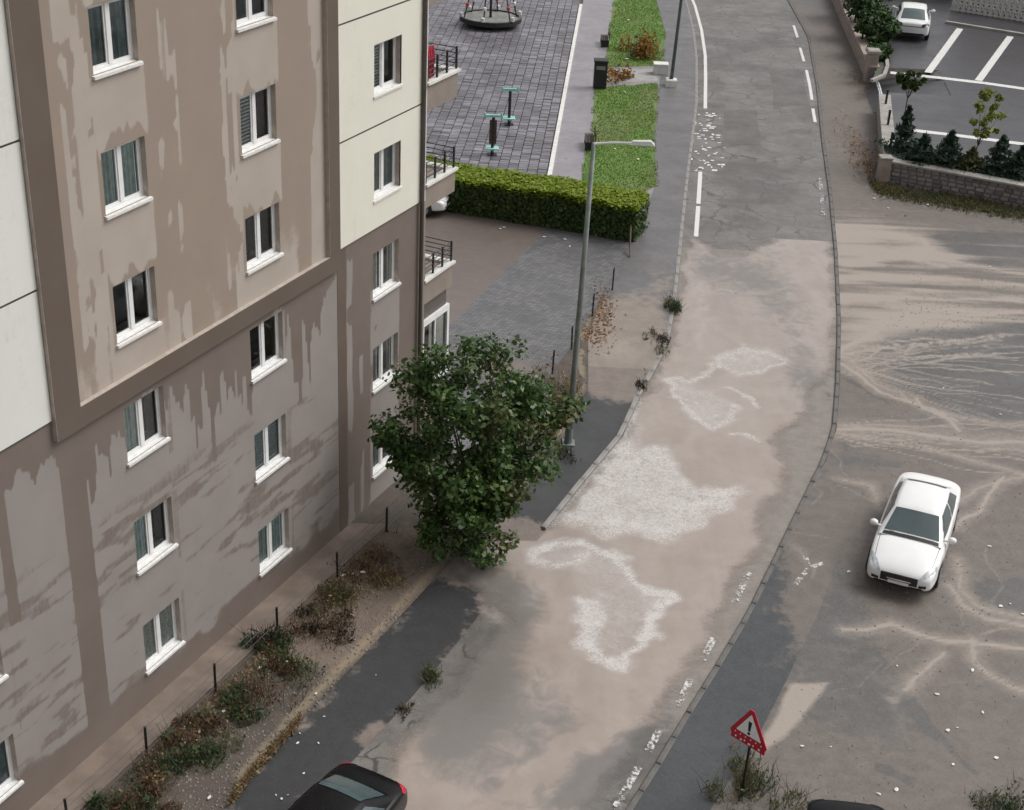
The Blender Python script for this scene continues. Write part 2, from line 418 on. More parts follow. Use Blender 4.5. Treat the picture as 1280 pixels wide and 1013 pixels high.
M['curtain3'] = plain('lace_curtain', (.45, .45, .42), .9, .3, 22)
M['blind'] = plain('grey_blind', (.48, .52, .54), .6, .1, 5)
def glass_mat():
    t = NT('window_glass'); gl = t.node('ShaderNodeBsdfGlossy'); gl.inputs['Roughness'].default_value = .04; gl.inputs[0].default_value = (.85, .9, .9, 1)
    tr = t.node('ShaderNodeBsdfTransparent'); tr.inputs[0].default_value = (.93, .97, .96, 1)
    fr = t.node('ShaderNodeFresnel'); fr.inputs[0].default_value = 1.45
    n = t.noise(.9, 2, .5, t.objco())
    f = t.math('MULTIPLY_ADD', fr.outputs[0], 1.1, t.math('MULTIPLY_ADD', n, .08, -.02), clamp=True)
    mx = t.node('ShaderNodeMixShader'); t.set(mx.inputs[0], f)
    t.t.links.new(tr.outputs[0], mx.inputs[1]); t.t.links.new(gl.outputs[0], mx.inputs[2]); t.t.links.new(mx.outputs[0], t.out.inputs[0])
    return t.m
M['glass'] = glass_mat()
M['concrete'] = plain('wet_concrete', (.20, .155, .125), .6, .2, 1.5, bump=.2)
M['coping'] = plain('pale_coping', (.34, .32, .29), .7, .2, 2, bump=.2)
M['white_coping'] = plain('white_coping', (.72, .71, .67), .6, .1, 3)
M['parapet'] = plain('parapet_render', (.27, .225, .19), .75, .1, 1.5)
M['kerb'] = plain('kerb_concrete', (.26, .245, .23), .55, .25, 2.2, bump=.3)
M['kerb_dark'] = plain('dark_kerb_concrete', (.115, .108, .10), .5, .3, 2.2, bump=.3)
M['iron'] = plain('black_iron', (.018, .018, .018), .45, .3, 5)
M['pipe'] = plain('brown_drainpipe', (.10, .085, .075), .4, .1, 3)
M['galv'] = plain('galvanised_steel', (.22, .25, .23), .45, .2, 3, metal=.35)
M['galv_dark'] = plain('weathered_steel', (.13, .15, .16), .45, .2, 3, metal=.4)
M['lamp_head'] = plain('pale_lamp_shell', (.62, .63, .60), .4, .08, 3)
M['stone_pink'] = plain('pinkish_stone', (.36, .29, .25), .8, .2, 2, bump=.3)
M['mortar'] = plain('mortar', (.20, .19, .18), .9, .2, 3)
def stone_mat():
    t = NT('rubble_stone'); r = t.orand(); n = t.noise(7, 4, .6)
    i = t.island(); rr = t.math('FRACT', t.math('ADD', r, i))
    c = t.mix(rr, (.25, .215, .215), (.42, .37, .345)); c = t.mix(t.step(.8, .95, rr), c, (.17, .15, .16))
    c = t.mix(t.math('MULTIPLY', n, .4), c, (.2, .18, .17)); t.bump(n, .4, .02)
    return t.fin(c, .75, .4)
M['stone'] = stone_mat()
def paver_mat():
    t = NT('concrete_paver'); rr = t.math('FRACT', t.math('ADD', t.orand(), t.island())); n = t.noise(.35, 6, .6); n2 = t.noise(9, 4)
    c = t.mix(rr, (.13, .122, .138), (.34, .32, .36)); c = t.mix(t.math('MULTIPLY', t.step(.40, .62, n), .6), c, (.10, .092, .095))
    c = t.mix(t.math('MULTIPLY', n2, .25), c, (.07, .065, .07))
    return t.fin(c, t.math('MULTIPLY_ADD', n, -.3, .48), .5)
M['paver'] = paver_mat()
M['joint'] = plain('dark_joint', (.045, .042, .046), .7, .2, 3)
M['tree_leaf'] = leafmat('tree_leaf', (.034, .075, .020), (.080, .140, .034), (.22, .28, .09), .36)
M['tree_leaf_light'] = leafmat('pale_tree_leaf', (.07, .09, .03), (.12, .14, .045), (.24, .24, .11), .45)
M['hedge_leaf'] = leafmat('hedge_leaf', (.028, .055, .012), (.055, .095, .018), (.12, .17, .04), .45)
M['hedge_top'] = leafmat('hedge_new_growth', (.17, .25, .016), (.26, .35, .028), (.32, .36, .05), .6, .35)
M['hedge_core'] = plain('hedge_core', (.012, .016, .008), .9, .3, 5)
M['grass_blade'] = leafmat('grass_blade', (.10, .19, .025), (.15, .245, .04), (.23, .28, .07), .7, .4)
M['grass_dry'] = leafmat('dry_grass', (.20, .14, .075), (.30, .22, .12), (.38, .30, .18), .7)
M['weed_green'] = leafmat('weed_green', (.030, .055, .022), (.055, .095, .035), (.14, .17, .08), .6)
M['weed_rust'] = leafmat('weed_rust', (.075, .040, .022), (.13, .065, .035), (.19, .13, .07), .7)
M['weed_dark'] = leafmat('weed_dark', (.030, .022, .014), (.055, .035, .022), (.10, .07, .04), .7)
M['weed_olive'] = leafmat('weed_olive', (.075, .085, .035), (.12, .12, .05), (.2, .19, .09), .7)
M['bush_orange'] = leafmat('bush_orange', (.22, .10, .015), (.34, .18, .03), (.12, .13, .03), .6)
M['yellow_leaf'] = leafmat('yellow_leaf', (.15, .20, .03), (.24, .27, .05), (.32, .33, .09), .6)
M['conifer'] = leafmat('conifer_needles', (.030, .055, .035), (.05, .085, .055), (.10, .14, .10), .6)
M['bush_green'] = leafmat('bush_green', (.035, .075, .022), (.065, .12, .035), (.12, .17, .06), .55)
M['bark'] = plain('bark', (.085, .065, .050), .85, .3, 8, bump=.5)
M['stem'] = plain('weed_stem', (.10, .075, .045), .8, .3, 8)
M['litter'] = plain('pale_litter', (.72, .71, .68), .6, .15, 12)
M['litter_red'] = plain('red_litter', (.40, .04, .04), .5, .2, 12)
M['fallen'] = leafmat('fallen_leaf', (.16, .075, .03), (.27, .14, .06), (.33, .22, .12), .7, .05)
M['car_white'] = plain('white_car_paint', (.82, .82, .81), .22, .03, 1.2)
M['car_black'] = plain('black_car_paint', (.005, .005, .006), .28, .2, 1.2, spec=.22)
def carglass():
    t = NT('car_glass'); n = t.noise(1.5, 2, .5, t.objco())
    return t.fin(t.mix(n, (.05, .072, .078), (.10, .135, .14)), .08, .9)  # teal-grey base lightened to carry the sky reflection
M['car_glass'] = carglass()
M['tyre'] = plain('tyre_rubber', (.02, .02, .02), .8, .2, 9)
M['rim'] = plain('alloy_rim', (.45, .45, .46), .35, .1, 5, metal=.7)
M['trim'] = plain('black_trim', (.02, .02, .021), .4, .2, 5)
M['lens'] = plain('clear_lens', (.50, .53, .55), .15, .25, 9)
M['tail'] = plain('red_lens', (.45, .015, .03), .15, .2, 7)
M['plate'] = plain('white_plate', (.78, .78, .78), .4, .04, 5)
M['chrome'] = plain('chrome', (.7, .7, .7), .15, .05, 5, metal=.9)
M['sign_red'] = plain('sign_red', (.50, .015, .035), .4, .1, 9)
M['sign_white'] = plain('sign_white', (.88, .90, .89), .4, .05, 9)
M['sign_black'] = plain('sign_black', (.01, .01, .01), .5, .2, 9)
M['teal'] = plain('teal_paint', (.30, .62, .54), .4, .12, 6)
M['wood_brown'] = plain('dark_brown_wood', (.06, .04, .03), .6, .25, 6)
M['red_cloth'] = plain('red_cloth', (.30, .012, .03), .85, .2, 6)
M['beige_wall'] = plain('beige_render', (.50, .41, .34), .8, .08, .6)
M['lattice'] = plain('white_lattice', (.62, .61, .58), .6, .15, 5)
M['rubber'] = plain('dark_rubber', (.02, .02, .02), .6, .3, 5)
M['deck'] = plain('grey_deck', (.22, .22, .205), .6, .25, 3)
M['red_grip'] = plain('red_plastic', (.5, .05, .06), .4, .1, 5)
M['bin'] = plain('dark_bin', (.02, .02, .024), .5, .2, 5)
M['slab'] = plain('grey_slab', (.33, .32, .31), .6, .15, 2)

# ------------------------------------------------------------------ building frame
BA = g(45, 1008); BB = g(467, 631); BD = (BB - BA).normalized(); BN = Vector((BD.y, -BD.x, 0)); BANG = math.atan2(BD.y, BD.x)
def bw(u, n=0.0, z=0.0): return BA + BD * u + BN * n + Vector((0, 0, z))
wall_x = Edge(np.array([bw(-10)[:2], bw(30)[:2]]))

# ------------------------------------------------------------------ plan lines
KERB_L = Edge(G2([(858,0),(868,40),(872,75),(872,133),(865,190),(859,240),(853,300),(849,340),(845,380),(836,430),(820,463),(800,497),(778,547),(727,608),(687,658),(640,716),(592,778),(540,843),(500,888),(447,945),(380,1015)]))
KERB_R = Edge(G2([(984,0),(1009.6,47),(1020.6,110),(1027,177),(1036.4,246),(1042.7,316),(1046.4,404),(1044.6,476),(1040,537),(1026,578),(1000,630),(959,715),(934,766),(895.5,831),(852.5,899.5),(821,953),(785.6,1009)]))
WALK_R = Edge(G2([(1040,0),(1066,60),(1090,110),(1098,150),(1105,228),(1106,290),(1106,400),(1104,480),(1092,560),(1075,620),(1050,690),(1022,770),(978,862),(948,921),(899,997)]))
WALK_L = Edge(G2([(820,0),(831,41),(828,85),(822,126),(817,177),(820,234),(790,300),(772,352),(745,392),(735,430),(735,490),(714,530),(690,585),(640,630),(583,681),(503,768),(454,820),(374,904),(283,1008)]))
Y_DROP = g(690, 655).y       # where the raised kerb runs out into the flood

FLOOD = G2([(868,298),(905,322),(945,316),(975,287),(1010,284),(1040,300),(1047,400),(1042,440),(1030,470),(1005,520),(975,545),(985,590),(965,625),(950,680),(905,750),(870,822),(845,860),(820,900),(770,960),(740,1013),(700,1075),(430,1075),(470,990),(500,935),(560,850),(610,800),(640,775),(600,740),(570,720),(590,690),(640,668),(690,655),(727,608),(778,547),(800,497),(821,463),(838,430),(846,370),(853,316)])
F1 = G2([(687,657),(727,607),(776,548),(799,504),(797,545),(800,554),(835,553),(848,577),(868,604),(880,612),(918,608),(922,614),(902,631),(862,661),(840,671),(815,673),(761,665),(714,652)])
F1RIM = G2([(715,654),(761,664),(815,672),(840,670),(862,660),(902,630),(920,612),(882,612)])
F1L = G2([(687,658),(727,608),(778,548),(800,500)])
F2 = G2([(660,695),(694,680),(727,681),(761,694),(783,708),(815,741),(831,752),(816,772),(808,797),(792,818),(776,832),(757,822),(738,822),(731,790),(727,752),(722,728),(690,710)])
F2RIM = G2([(660,695),(694,680),(727,681),(761,694),(783,708),(815,741),(829,752),(816,772),(808,797),(792,818),(776,832),(757,822),(740,820),(731,790),(727,752)])
F2B = G2([(665,702),(690,707),(720,697)])
F3 = G2([(825,480),(850,475),(872,487),(903,488),(922,504),(914,519),(893,530),(872,535),(852,522),(838,510)])
F3RIM = G2([(852,478),(830,478),(833,494),(845,510),(862,522),(884,532),(905,522),(918,508)])
F3B = G2([(908,488),(930,494),(948,506)]); F3C = G2([(915,545),(940,548),(953,553)])
F4 = G2([(893,448),(908,438),(945,436),(971,444),(965,457),(940,462),(922,468),(902,462)])
F4B = G2([(860,478),(885,465),(900,455)])
F5 = G2([(866,352),(880,352),(886,400),(880,440),(864,445)])
def water_fields(X, Y):
    wx = X + (fbm(X * 1.1, Y * 1.1, 3, 5) - .5) * 1.3; wy = Y + (fbm(X * 1.1, Y * 1.1, 11, 5) - .5) * 1.3
    e = sdf(wx * .6 + X * .4, wy * .6 + Y * .4, FLOOD)
    edge = .5 + e / .8
    foam = np.zeros_like(X)
    for pl, w in ((F1RIM, .28), (F2RIM, .13), (F2B, .2), (F3RIM, .16), (F3B, .11), (F3C, .10), (F4B, .15)):
        foam = np.maximum(foam, .80 - dist_line(wx, wy, pl) / (w * 2.6))
    foam = np.maximum(foam, .9 - dist_line(X, Y, F1L) / .28)
    foam = np.maximum(foam, .72 - dist_line(wx, wy, F4, True) / .65)
    fl = np.zeros_like(X)
    for p, a in ((F1, .92), (F2, .50), (F3, .58), (F4, .55), (F5, .5)):
        fl = np.maximum(fl, a * sst(-.35, .5, sdf(wx * .7 + X * .3, wy * .7 + Y * .3, p)))
    fl = np.maximum(fl, .75 * sst(.55, .1, dist_line(wx, wy, F2RIM)))
    thin = blob(X, Y, [(590,850,1.5,2.4,.9),(560,930,1.1,1.5,.45),(760,945,1.5,1.3,1.0),(700,990,1.6,.9,.8),(820,900,.8,1.3,.6),(640,760,1.0,1.4,.7),
                       (930,345,2.2,3.0,.55),(985,400,1.3,4.0,.4),(1010,480,1.0,2.5,.6),(880,330,1,2.,.3),(960,300,2,2,.3),(680,900,.7,1.3,.35),(600,720,1.1,1.0,.5)])
    swirl = dist_line(wx, wy, G2([(665,985),(690,940),(730,915),(780,905),(830,880)]))
    thin = np.maximum(thin - .9 * np.exp(-(swirl / .45)**2), 0)
    return dict(edge=np.clip(edge, -1, 2), foam=np.clip(foam, 0, 1), fleck=np.clip(fl, 0, 1), thin=np.clip(thin, 0, 1.2))

GREY1 = G2([(1085,455),(1110,425),(1155,405),(1300,400),(1300,528),(1195,525),(1155,500),(1115,478)])
GREY2 = G2([(1205,725),(1230,715),(1300,715),(1300,790),(1250,775),(1210,750)])
GREY3 = G2([(1155,295),(1180,285),(1300,290),(1300,338),(1190,330),(1160,318)])
SAND = G2([(985,852),(1042,850),(1030,872),(1008,900),(985,925),(965,945),(945,945),(958,915)])
SAND2 = G2([(1095,862),(1130,862),(1140,885),(1110,888)])
STREAKS = [G2(p) for p in ([(1048,440),(1075,425),(1110,405),(1160,398),(1290,392)], [(1048,445),(1085,415),(1130,402)], [(1060,452),(1090,480),(1120,492),(1140,505),(1180,520),(1230,528),(1290,532)],
    [(1050,455),(1095,490),(1150,510),(1195,528)], [(1045,540),(1110,540),(1160,545),(1220,552),(1290,556)], [(1045,545),(1130,555),(1190,570),(1290,600)], [(1145,500),(1155,515),(1180,524),(1200,540)],
    [(1045,300),(1100,292),(1150,300),(1165,325),(1290,345)], [(1050,350),(1120,345),(1200,350),(1290,360)], [(1050,375),(1140,372),(1290,378)], [(1060,330),(1130,322),(1180,335)],
    [(1195,630),(1230,610),(1290,595)], [(1195,660),(1225,640),(1250,600)], [(1185,735),(1205,760),(1235,775),(1290,790)], [(1195,700),(1200,740),(1225,762),(1290,780)], [(1050,790),(1110,785),(1180,800),(1290,815)],
    [(1215,800),(1220,825),(1240,850),(1290,870)], [(1000,690),(1010,710),(1030,705)], [(1010,725),(1022,712)], [(1130,862),(1180,815)], [(1050,600),(1090,610),(1100,640)])]
rs_ = random.Random(5)
FAN = []
for k in range(64):
    grp = k % 3; a = g(1045 + rs_.uniform(-2, 25), rs_.uniform(440, 470) if grp < 2 else rs_.uniform(528, 560))
    t_ = (rs_.uniform(-.75, -.12), rs_.uniform(.25, 1.2), rs_.uniform(-.35, .30))[grp]; L_ = rs_.uniform(3, 14); pl_ = []
    for i in range(7):
        q_ = i / 6 * L_; pl_.append((a.x + q_, a.y - q_ * t_ * (1 - q_ / L_ * .45) + math.sin(q_ * .7 + k) * .22 + rs_.gauss(0, .12)))
    FAN.append((np.array(pl_), rs_.uniform(.03, .085), rs_.uniform(.34, .66)))
for k in range(26):
    a = g(rs_.uniform(1000, 1250), rs_.uniform(600, 980)); an = rs_.uniform(0, 3.14); L_ = rs_.uniform(1.5, 5); pl_ = []
    for i in range(6):
        q_ = i / 5 * L_; an += rs_.gauss(0, .15); pl_.append((a.x + q_ * math.cos(an), a.y + q_ * math.sin(an)))
    FAN.append((np.array(pl_), rs_.uniform(.03, .09), rs_.uniform(.25, .5)))
RUTS = [G2(p) for p in ([(1130,868),(1150,900),(1180,935),(1225,965)], [(1095,960),(1130,980)], [(1050,575),(1120,585)], [(1060,475),(1110,510)])]
def lot_fields(X, Y):
    wx = X + (fbm(X * .8, Y * .8, 5) - .5) * 1.0; wy = Y + (fbm(X * .8, Y * .8, 15) - .5) * 1.0
    mud = .78 + (fbm(X * .22, Y * .14, 31) - .5) * 1.2
    for p, a in ((GREY1, 1.0), (GREY2, .9), (GREY3, .5)): mud = mud - a * sst(-.5, .8, sdf(wx, wy, p))
    mud = mud - .5 * blob(X, Y, [(1030,760,2,3,1),(1010,640,1.2,3,.8),(1050,900,2.5,1.5,.5),(1070,570,1.5,2.5,.7)])
    for r in RUTS: mud = mud - .7 * np.exp(-(dist_line(wx, wy, r) / .16)**2)
    st = np.zeros_like(X)
    for k, s_ in enumerate(STREAKS):
        d = dist_line(X * .5 + wx * .5, Y * .5 + wy * .5, s_); w = .09 if k not in (0, 4, 7) else .22
        st = np.maximum(st, (.86 - .1 * (k % 3)) * np.exp(-(d / w)**2)); st = np.maximum(st, .48 * np.exp(-(d / (w * 5))**2))
    for pl_, w, a in FAN:
        bx0, by0 = pl_.min(0) - 1; bx1, by1 = pl_.max(0) + 1
        mk = (wx > bx0) & (wx < bx1) & (wy > by0) & (wy < by1)
        if mk.any(): st[mk] = np.maximum(st[mk], a * np.exp(-(dist_line(X[mk] * .6 + wx[mk] * .4, Y[mk] * .6 + wy[mk] * .4, pl_) / w)**2))
    far = sst(44, 54, Y) * sst(66, 60, Y)
    st = st + far * .34 * sst(20, 14, X) + far * .12
    fine = fbm(X * .25, Y * 3.0, 77); st = st + far * (fine - .5) * 1.4
    st = np.maximum(st, .95 * sst(-.12, .25, sdf(wx * .4 + X * .6, wy * .4 + Y * .6, SAND))); st = np.maximum(st, .5 * sst(-.2, .3, sdf(wx, wy, SAND2)))
    return dict(mud=np.clip(mud, 0, 1.2), streak=np.clip(st, 0, 1))
def walk_r_fields(X, Y):
    f = lot_fields(X, Y); nz = fbm(X * .9, Y * .7, 51); k = sst(30.5, 37.0, Y + (nz - .5) * 6)
    spill = sst(1.9, .0, WALK_R(Y) - X + (nz - .5) * 2.0) * sst(26.8, 31.0, Y)
    f['mud'] = np.maximum(f['mud'], .75 - .75 * sst(34.5, 37, Y)) * k + .04 + spill * .7; f['streak'] = f['streak'] * sst(31, 35, Y) * .9
    return f
def walk_l_fields(X, Y):
    wx = X + (fbm(X, Y, 5) - .5) * .8; wy = Y + (fbm(X, Y, 9) - .5) * .8
    mud = blob(X, Y, [(760,445,1.6,3.0,1.7),(795,478,1.0,1.1,1.2),(790,400,1.4,3,.55),(830,350,1.0,4,.4),(600,700,1.4,1.3,1.0),(650,665,.8,.8,.6)])
    near = sst(Y_DROP + .5, Y_DROP - 1, Y); mud = mud + near * (.10 + 40e-2 * sst(.55, .8, fbm(X * .5 + Y * .4, Y * .35, 66)) + .38 * sst(.5, -.1, KERB_L(Y) - X + (fbm(X, Y, 71) - .5) * 1.2) + .30 * sst(.4, 0, X - WALK_L(Y) + (fbm(X, Y, 72) - .5)))
    return dict(mud=np.clip(mud + .05, 0, 1.1), streak=np.clip(blob(X, Y, [(770,440,1.2,1.8,.45)]) , 0, 1))
def road_fields(X, Y):
    e = sdf(X, Y, FLOOD); mud = .35 + .3 * sst(-3, 0, e) + (fbm(X * .3, Y * .2, 8) - .5) * .7
    mud = mud - .8 * np.clip(blob(X, Y, [(570,840,1.6,2.6,1.),(520,920,1.,1.6,.8),(760,950,1.6,1.4,.9),(690,995,1.4,.9,.7)]), 0, 1)
    mud = np.where(Y > 57, mud * .45, mud)
    return dict(mud=np.clip(mud, 0, 1), streak=.25 * sst(-1.2, .2, e))
def dirt_fields(X, Y):
    mud = blob(X, Y, [(480,720,1.4,1.7,1.2),(430,770,1.3,1.6,1.0),(540,690,1.2,1.2,1.0),(400,800,1.0,1.2,.8),(350,760,1.0,1.5,.5)])
    st = np.exp(-((X - WALK_L(Y) + .25) / .22)**2) * .62 * (fbm(X * 1.5, Y * 1.5, 2) > .45)
    return dict(mud=np.clip(mud + .1, 0, 1.2), streak=st)

def struct(o): o['kind'] = 'structure'; return o
def zwalk(X, Y): return .006 + .104 * sst(Y_DROP - 1.5, Y_DROP + .6, Y)

ys = rows(12, 170)
base_v = MB().add([(-500,-200,-.08),(500,-200,-.08),(500,1200,-.08),(-500,1200,-.08)], [(0,1,2,3)])
struct(base_v.build('ground', M['ground']))
struct(loft('road', KERB_L, KERB_R, ys, 46, 0.0, M['road'], road_fields))
struct(loft('right_pavement', lambda y: KERB_R(y) + .14, WALK_R, rows(12, 37.0), 40, lambda X, Y: 0 * X + .042, M['walk_dark'], walk_r_fields))
struct(loft('right_pavement', lambda y: KERB_R(y) + .14, WALK_R, rows(37.0, 170), 40, lambda X, Y: 0 * X + .042, M['lot'], lot_fields))
ysl = rows(12, g(1100, 224).y + .6)
struct(loft('vacant_lot', WALK_R, lambda y: y * 0 + 42, ysl, 440, lambda X, Y: .040 + 0 * X, M['lot'], lot_fields))
y_m = g(745, 462).y
struct(loft('left_pavement', WALK_L, lambda y: KERB_L(y) - .13 * (y > Y_DROP - .5), rows(y_m, 170), 26, zwalk, M['walk'], walk_l_fields))
struct(loft('left_pavement', WALK_L, lambda y: KERB_L(y) - .13 * (y > Y_DROP - .5), rows(12, y_m), 30, zwalk, M['walk_dark_near'], walk_l_fields))
FEN2 = Edge(G2([(785,335),(765,362),(740,395),(714,437),(690,470),(660,520),(640,560)]))
yd = rows(12, g(755, 370).y)
def dirt_left(y): return np.where(y < bw(16.6).y, wall_x(y), np.minimum(FEN2(y), WALK_L(y) - .02))
struct(loft('dirt_strip', dirt_left, WALK_L, yd, 50, lambda X, Y: zwalk(X, Y) + .012 + .03 * fbm(X, Y, 4) * np.minimum(1, (WALK_L(Y) - X)), M['dirt'], dirt_fields))
# flood water: one thin opaque sheet on the road, feathering out at its own edge
yw = np.arange(17, 58.6, .11)
struct(loft('flood_water', lambda y: np.where(y > Y_DROP + .3, KERB_L(y) + .005, np.minimum(KERB_L(y) + .005, KERB_L(y) - 2.2 * sst(Y_DROP + .3, Y_DROP - .8, y) * (y > -1))), lambda y: KERB_R(y) - .02, yw, 90, .022, M['water'], water_fields))

# ---- kerb stones
def stones(name, edge, off0, off1, y0, y1, step, z0, z1, mat):
    root = struct(empty(name, (0, 0, 0))); y = y0; protos = []
    while y < y1:
        a = Vector((float(edge(y)), y, 0)); b = Vector((float(edge(y + .01)), y + .01, 0)); d = (b - a).normalized()
        ln = step * (1 if y < 70 else 2)
        key = ln
        if not any(k == key for k, _ in protos):
            me = MB().bev(off0, off1, .008, ln - .006, z0, z1, .02).mesh('kerb_stone', mat); protos.append((key, me))
        me = [m for k, m in protos if k == key][0]
        o = link('kerb_stone', me, root, (a.x, a.y, random.uniform(-.008, .008))); e = Vector((float(edge(y + ln * d.y)), y + ln * d.y, 0)) - a
        o.rotation_euler = (0, 0, math.atan2(e.y, e.x) - math.pi / 2); y += ln * max(.3, e.normalized().y)
    return root
stones('left_kerb', KERB_L, -.16, -.005, Y_DROP - .4, 118, 1.0, -.05, .12, M['kerb'])
stones('right_kerb', KERB_R, -.01, .13, 18, 118, 1.0, -.05, .062, M['kerb_dark'])

# ---- road markings
def strip(mb, pts, w, z):
    pts = [Vector((p[0], p[1], 0)) for p in pts]
    for i in range(len(pts) - 1):
        a, b = pts[i], pts[i + 1]; d = (b - a).normalized(); n = Vector((-d.y, d.x, 0)) * w * .5; h = Vector((0, 0, z))
        mb.add([a - n + h, b - n + h, b + n + h, a + n + h], [(0, 1, 2, 3)])
    return mb
def dashes(name, segs, w, z, mat):
    mb = MB()
    for s_ in segs: strip(mb, G2(s_), w, z)
    return struct(mb.build(name, mat))
dashes('left_edge_line', [[(862,-8),(869,8),(877,38),(881.6,70),(882,100),(881.6,136)], [(875.5,215),(873,255)], [(872.8,258),(870,296)]], .19, .006, M['line'])
dashes('right_edge_line', [[(992,32),(997,47)], [(1000,60),(1005,77)], [(1008,88),(1012,106),(1015,125)], [(1016,136),(1019,153)]], .17, .006, M['line'])
dashes('worn_edge_line', [[(1025,223),(1029,270)], [(936,716),(918,755)], [(893,797),(878,826)], [(863,850),(847,883)], [(824,914),(810,940)], [(798,960),(768,1013)]], .17, .026, M['line_worn'])

dashes('worn_marking', [[(1004,690),(1011,712),(1029,706)], [(994,732),(1011,712)]], .14, .05, M['line_worn'])
M['patch'] = ground_mat('asphalt_patch', (.085, .079, .073), (.145, .136, .125), (.2, .17, .15), (.24, .21, .18), rough=.45)
for pts in ([(905,140),(925,137),(946,139),(948,160),(952,183),(928,181),(902,186),(905,162)], [(962,90),(985,86),(1004,90),(1006,110),(1013,133),(990,131),(967,137),(966,112)]):
    P = [(*p, .004) for p in G2(pts)]; struct(MB().add(P, [tuple(range(len(P)))]).build('road_patch', M['patch']))
# ---- court, playground, path, lawn (left rear)
def poly_sheet(name, pts, z, step, mat, fields=None, ztop=None):
    """polygon sheet: triangulated from a fine boundary, with attributes on its vertices"""
    bm = bmesh.new(); P = np.array(pts)
    out = []
    for i in range(len(P)):
        a = P[i]; b = P[(i + 1) % len(P)]; m = max(1, int(np.hypot(*(b - a)) / step))
        out += [a + (b - a) * k / m for k in range(m)]
    bv = [bm.verts.new((p[0], p[1], z)) for p in out]; bm.faces.new(bv)
    x0, y0 = P.min(0); x1, y1 = P.max(0)
    for k in range(1, int((x1 - x0) / step)):
        bmesh.ops.bisect_plane(bm, geom=bm.verts[:] + bm.edges[:] + bm.faces[:], plane_co=(x0 + k * step, 0, 0), plane_no=(1, 0, 0))
    for k in range(1, int((y1 - y0) / step)):
        bmesh.ops.bisect_plane(bm, geom=bm.verts[:] + bm.edges[:] + bm.faces[:], plane_co=(0, y0 + k * step, 0), plane_no=(0, 1, 0))
    me = bpy.data.meshes.new(name); bm.to_mesh(me); bm.free(); me.materials.append(mat)
    if me.polygons and me.polygons[0].normal.z < 0: me.flip_normals()
    co = np.zeros(len(me.vertices) * 3); me.vertices.foreach_get('co', co); co = co.reshape(-1, 3)
    f = fields(co[:, 0], co[:, 1]) if fields else dict(mud=np.zeros(len(co)), streak=np.zeros(len(co)))
    for k, v in f.items():
        a = me.attributes.new(k, 'FLOAT', 'POINT'); a.data.foreach_set('value', np.asarray(v, np.float32))
    return struct(link(name, me))
DIAG = G2([(675,297),(570,402),(500,470)])
def court_fields(X, Y):
    a, b = DIAG[0], DIAG[1]; s_ = ((b[0]-a[0]) * (Y - a[1]) - (b[1]-a[1]) * (X - a[0])) / np.hypot(*(b - a))
    side = -s_ if True else s_
    mud = sst(-.12, .12, side); mud = mud * (.62 + .3 * sst(48, 56, Y))
    edge_mud = .6 * blob(X, Y, [(640,465,1.6,1.0,1.3)])
    return dict(mud=np.clip(mud + edge_mud, 0, 1), streak=.55 * np.exp(-(side / .1)**2) * (Y > 45) + .5 * blob(X, Y, [(640,468,1.2,.8,1)]))
court_pts = [tuple(bw(16.6, -14)[:2]), tuple(bw(16.6, 0)[:2]), tuple(bw(16.6, .3)[:2]), tuple(g(640, 545)[:2]), tuple(g(690, 472)[:2]), tuple(g(740, 397)[:2]), tuple(g(768, 358)[:2]), tuple(g(789, 322)[:2]), tuple(g(790, 300)[:2]), tuple(g(572, 258)[:2]), (-22, 64)]
def half(poly, a, b, sgn):
    out = []; f = lambda p: sgn * ((b[0]-a[0]) * (p[1]-a[1]) - (b[1]-a[1]) * (p[0]-a[0]))
    for i in range(len(poly)):
        p, q = poly[i], poly[(i + 1) % len(poly)]; fp, fq = f(p), f(q)
        if fp >= 0: out.append(p)
        if fp * fq < 0: t = fp / (fp - fq); out.append((p[0] + (q[0]-p[0]) * t, p[1] + (q[1]-p[1]) * t))
    return out
for sg in (1, -1): poly_sheet('courtyard', half(court_pts, DIAG[0], DIAG[1], sg), .10, .8, M['court'], lambda X, Y, k=sg: dict(mud=(.75 + .2 * sst(48, 56, Y)) * (k < 0) + .6 * blob(X, Y, [(640,465,1.6,1.0,1.3)]), streak=.5 * blob(X, Y, [(640,468,1.2,.8,1)]) + .25 * sst(55, 48, Y) * (k < 0)))

K0 = g(685, 232); K1 = g(726, 8); KD = (K1 - K0).normalized(); KN = Vector((KD.y, -KD.x, 0))
pg_pts = [K0 - KN * .15 - KD * 3, K0 - KN * .15 + KD * 62, K0 - KN * 30 + KD * 62, K0 - KN * 30 - KD * 0, K0 - KN * 9 - KD * 0]
pg = poly_sheet('playground_paving', [tuple(p[:2]) for p in pg_pts], .05, 3, M['joint'])
path_pts = [tuple(p[:2]) for p in (K0 + KN * .1 - KD * 3, g(700, 236), g(822, 238), g(820, 230), g(725, 225), g(735, 180), g(745, 120), g(757, 60), g(762, -5), K1 + KN * 2.6 + KD * 40, K1 + KN * .1 + KD * 40)]
path_outer = [tuple(p[:2]) for p in (K0 + KN * .1 - KD * 3, g(789, 300), g(800, 290), g(829, 240), g(818, 177), g(823, 126), g(832, 41), g(820, 0), K1 + KN * 6 + KD * 40, K1 + KN * .1 + KD * 40)]
poly_sheet('footpath', path_outer, .085, 1.2, M['path'], lambda X, Y: dict(mud=np.clip(.15 + .8 * sst(103, 108, Y) + blob(X, Y, [(760,270,3,2,.4)]), 0, 1), streak=0 * X))
struct(MB().prism([tuple((K0 - KN * .10 - KD * 3)[:2]), tuple((K0 + KN * .10 - KD * 3)[:2]), tuple((K1 + KN * .10)[:2]), tuple((K1 - KN * .10)[:2])][::-1], .0, .16).build('playground_kerb', M['white_coping']))
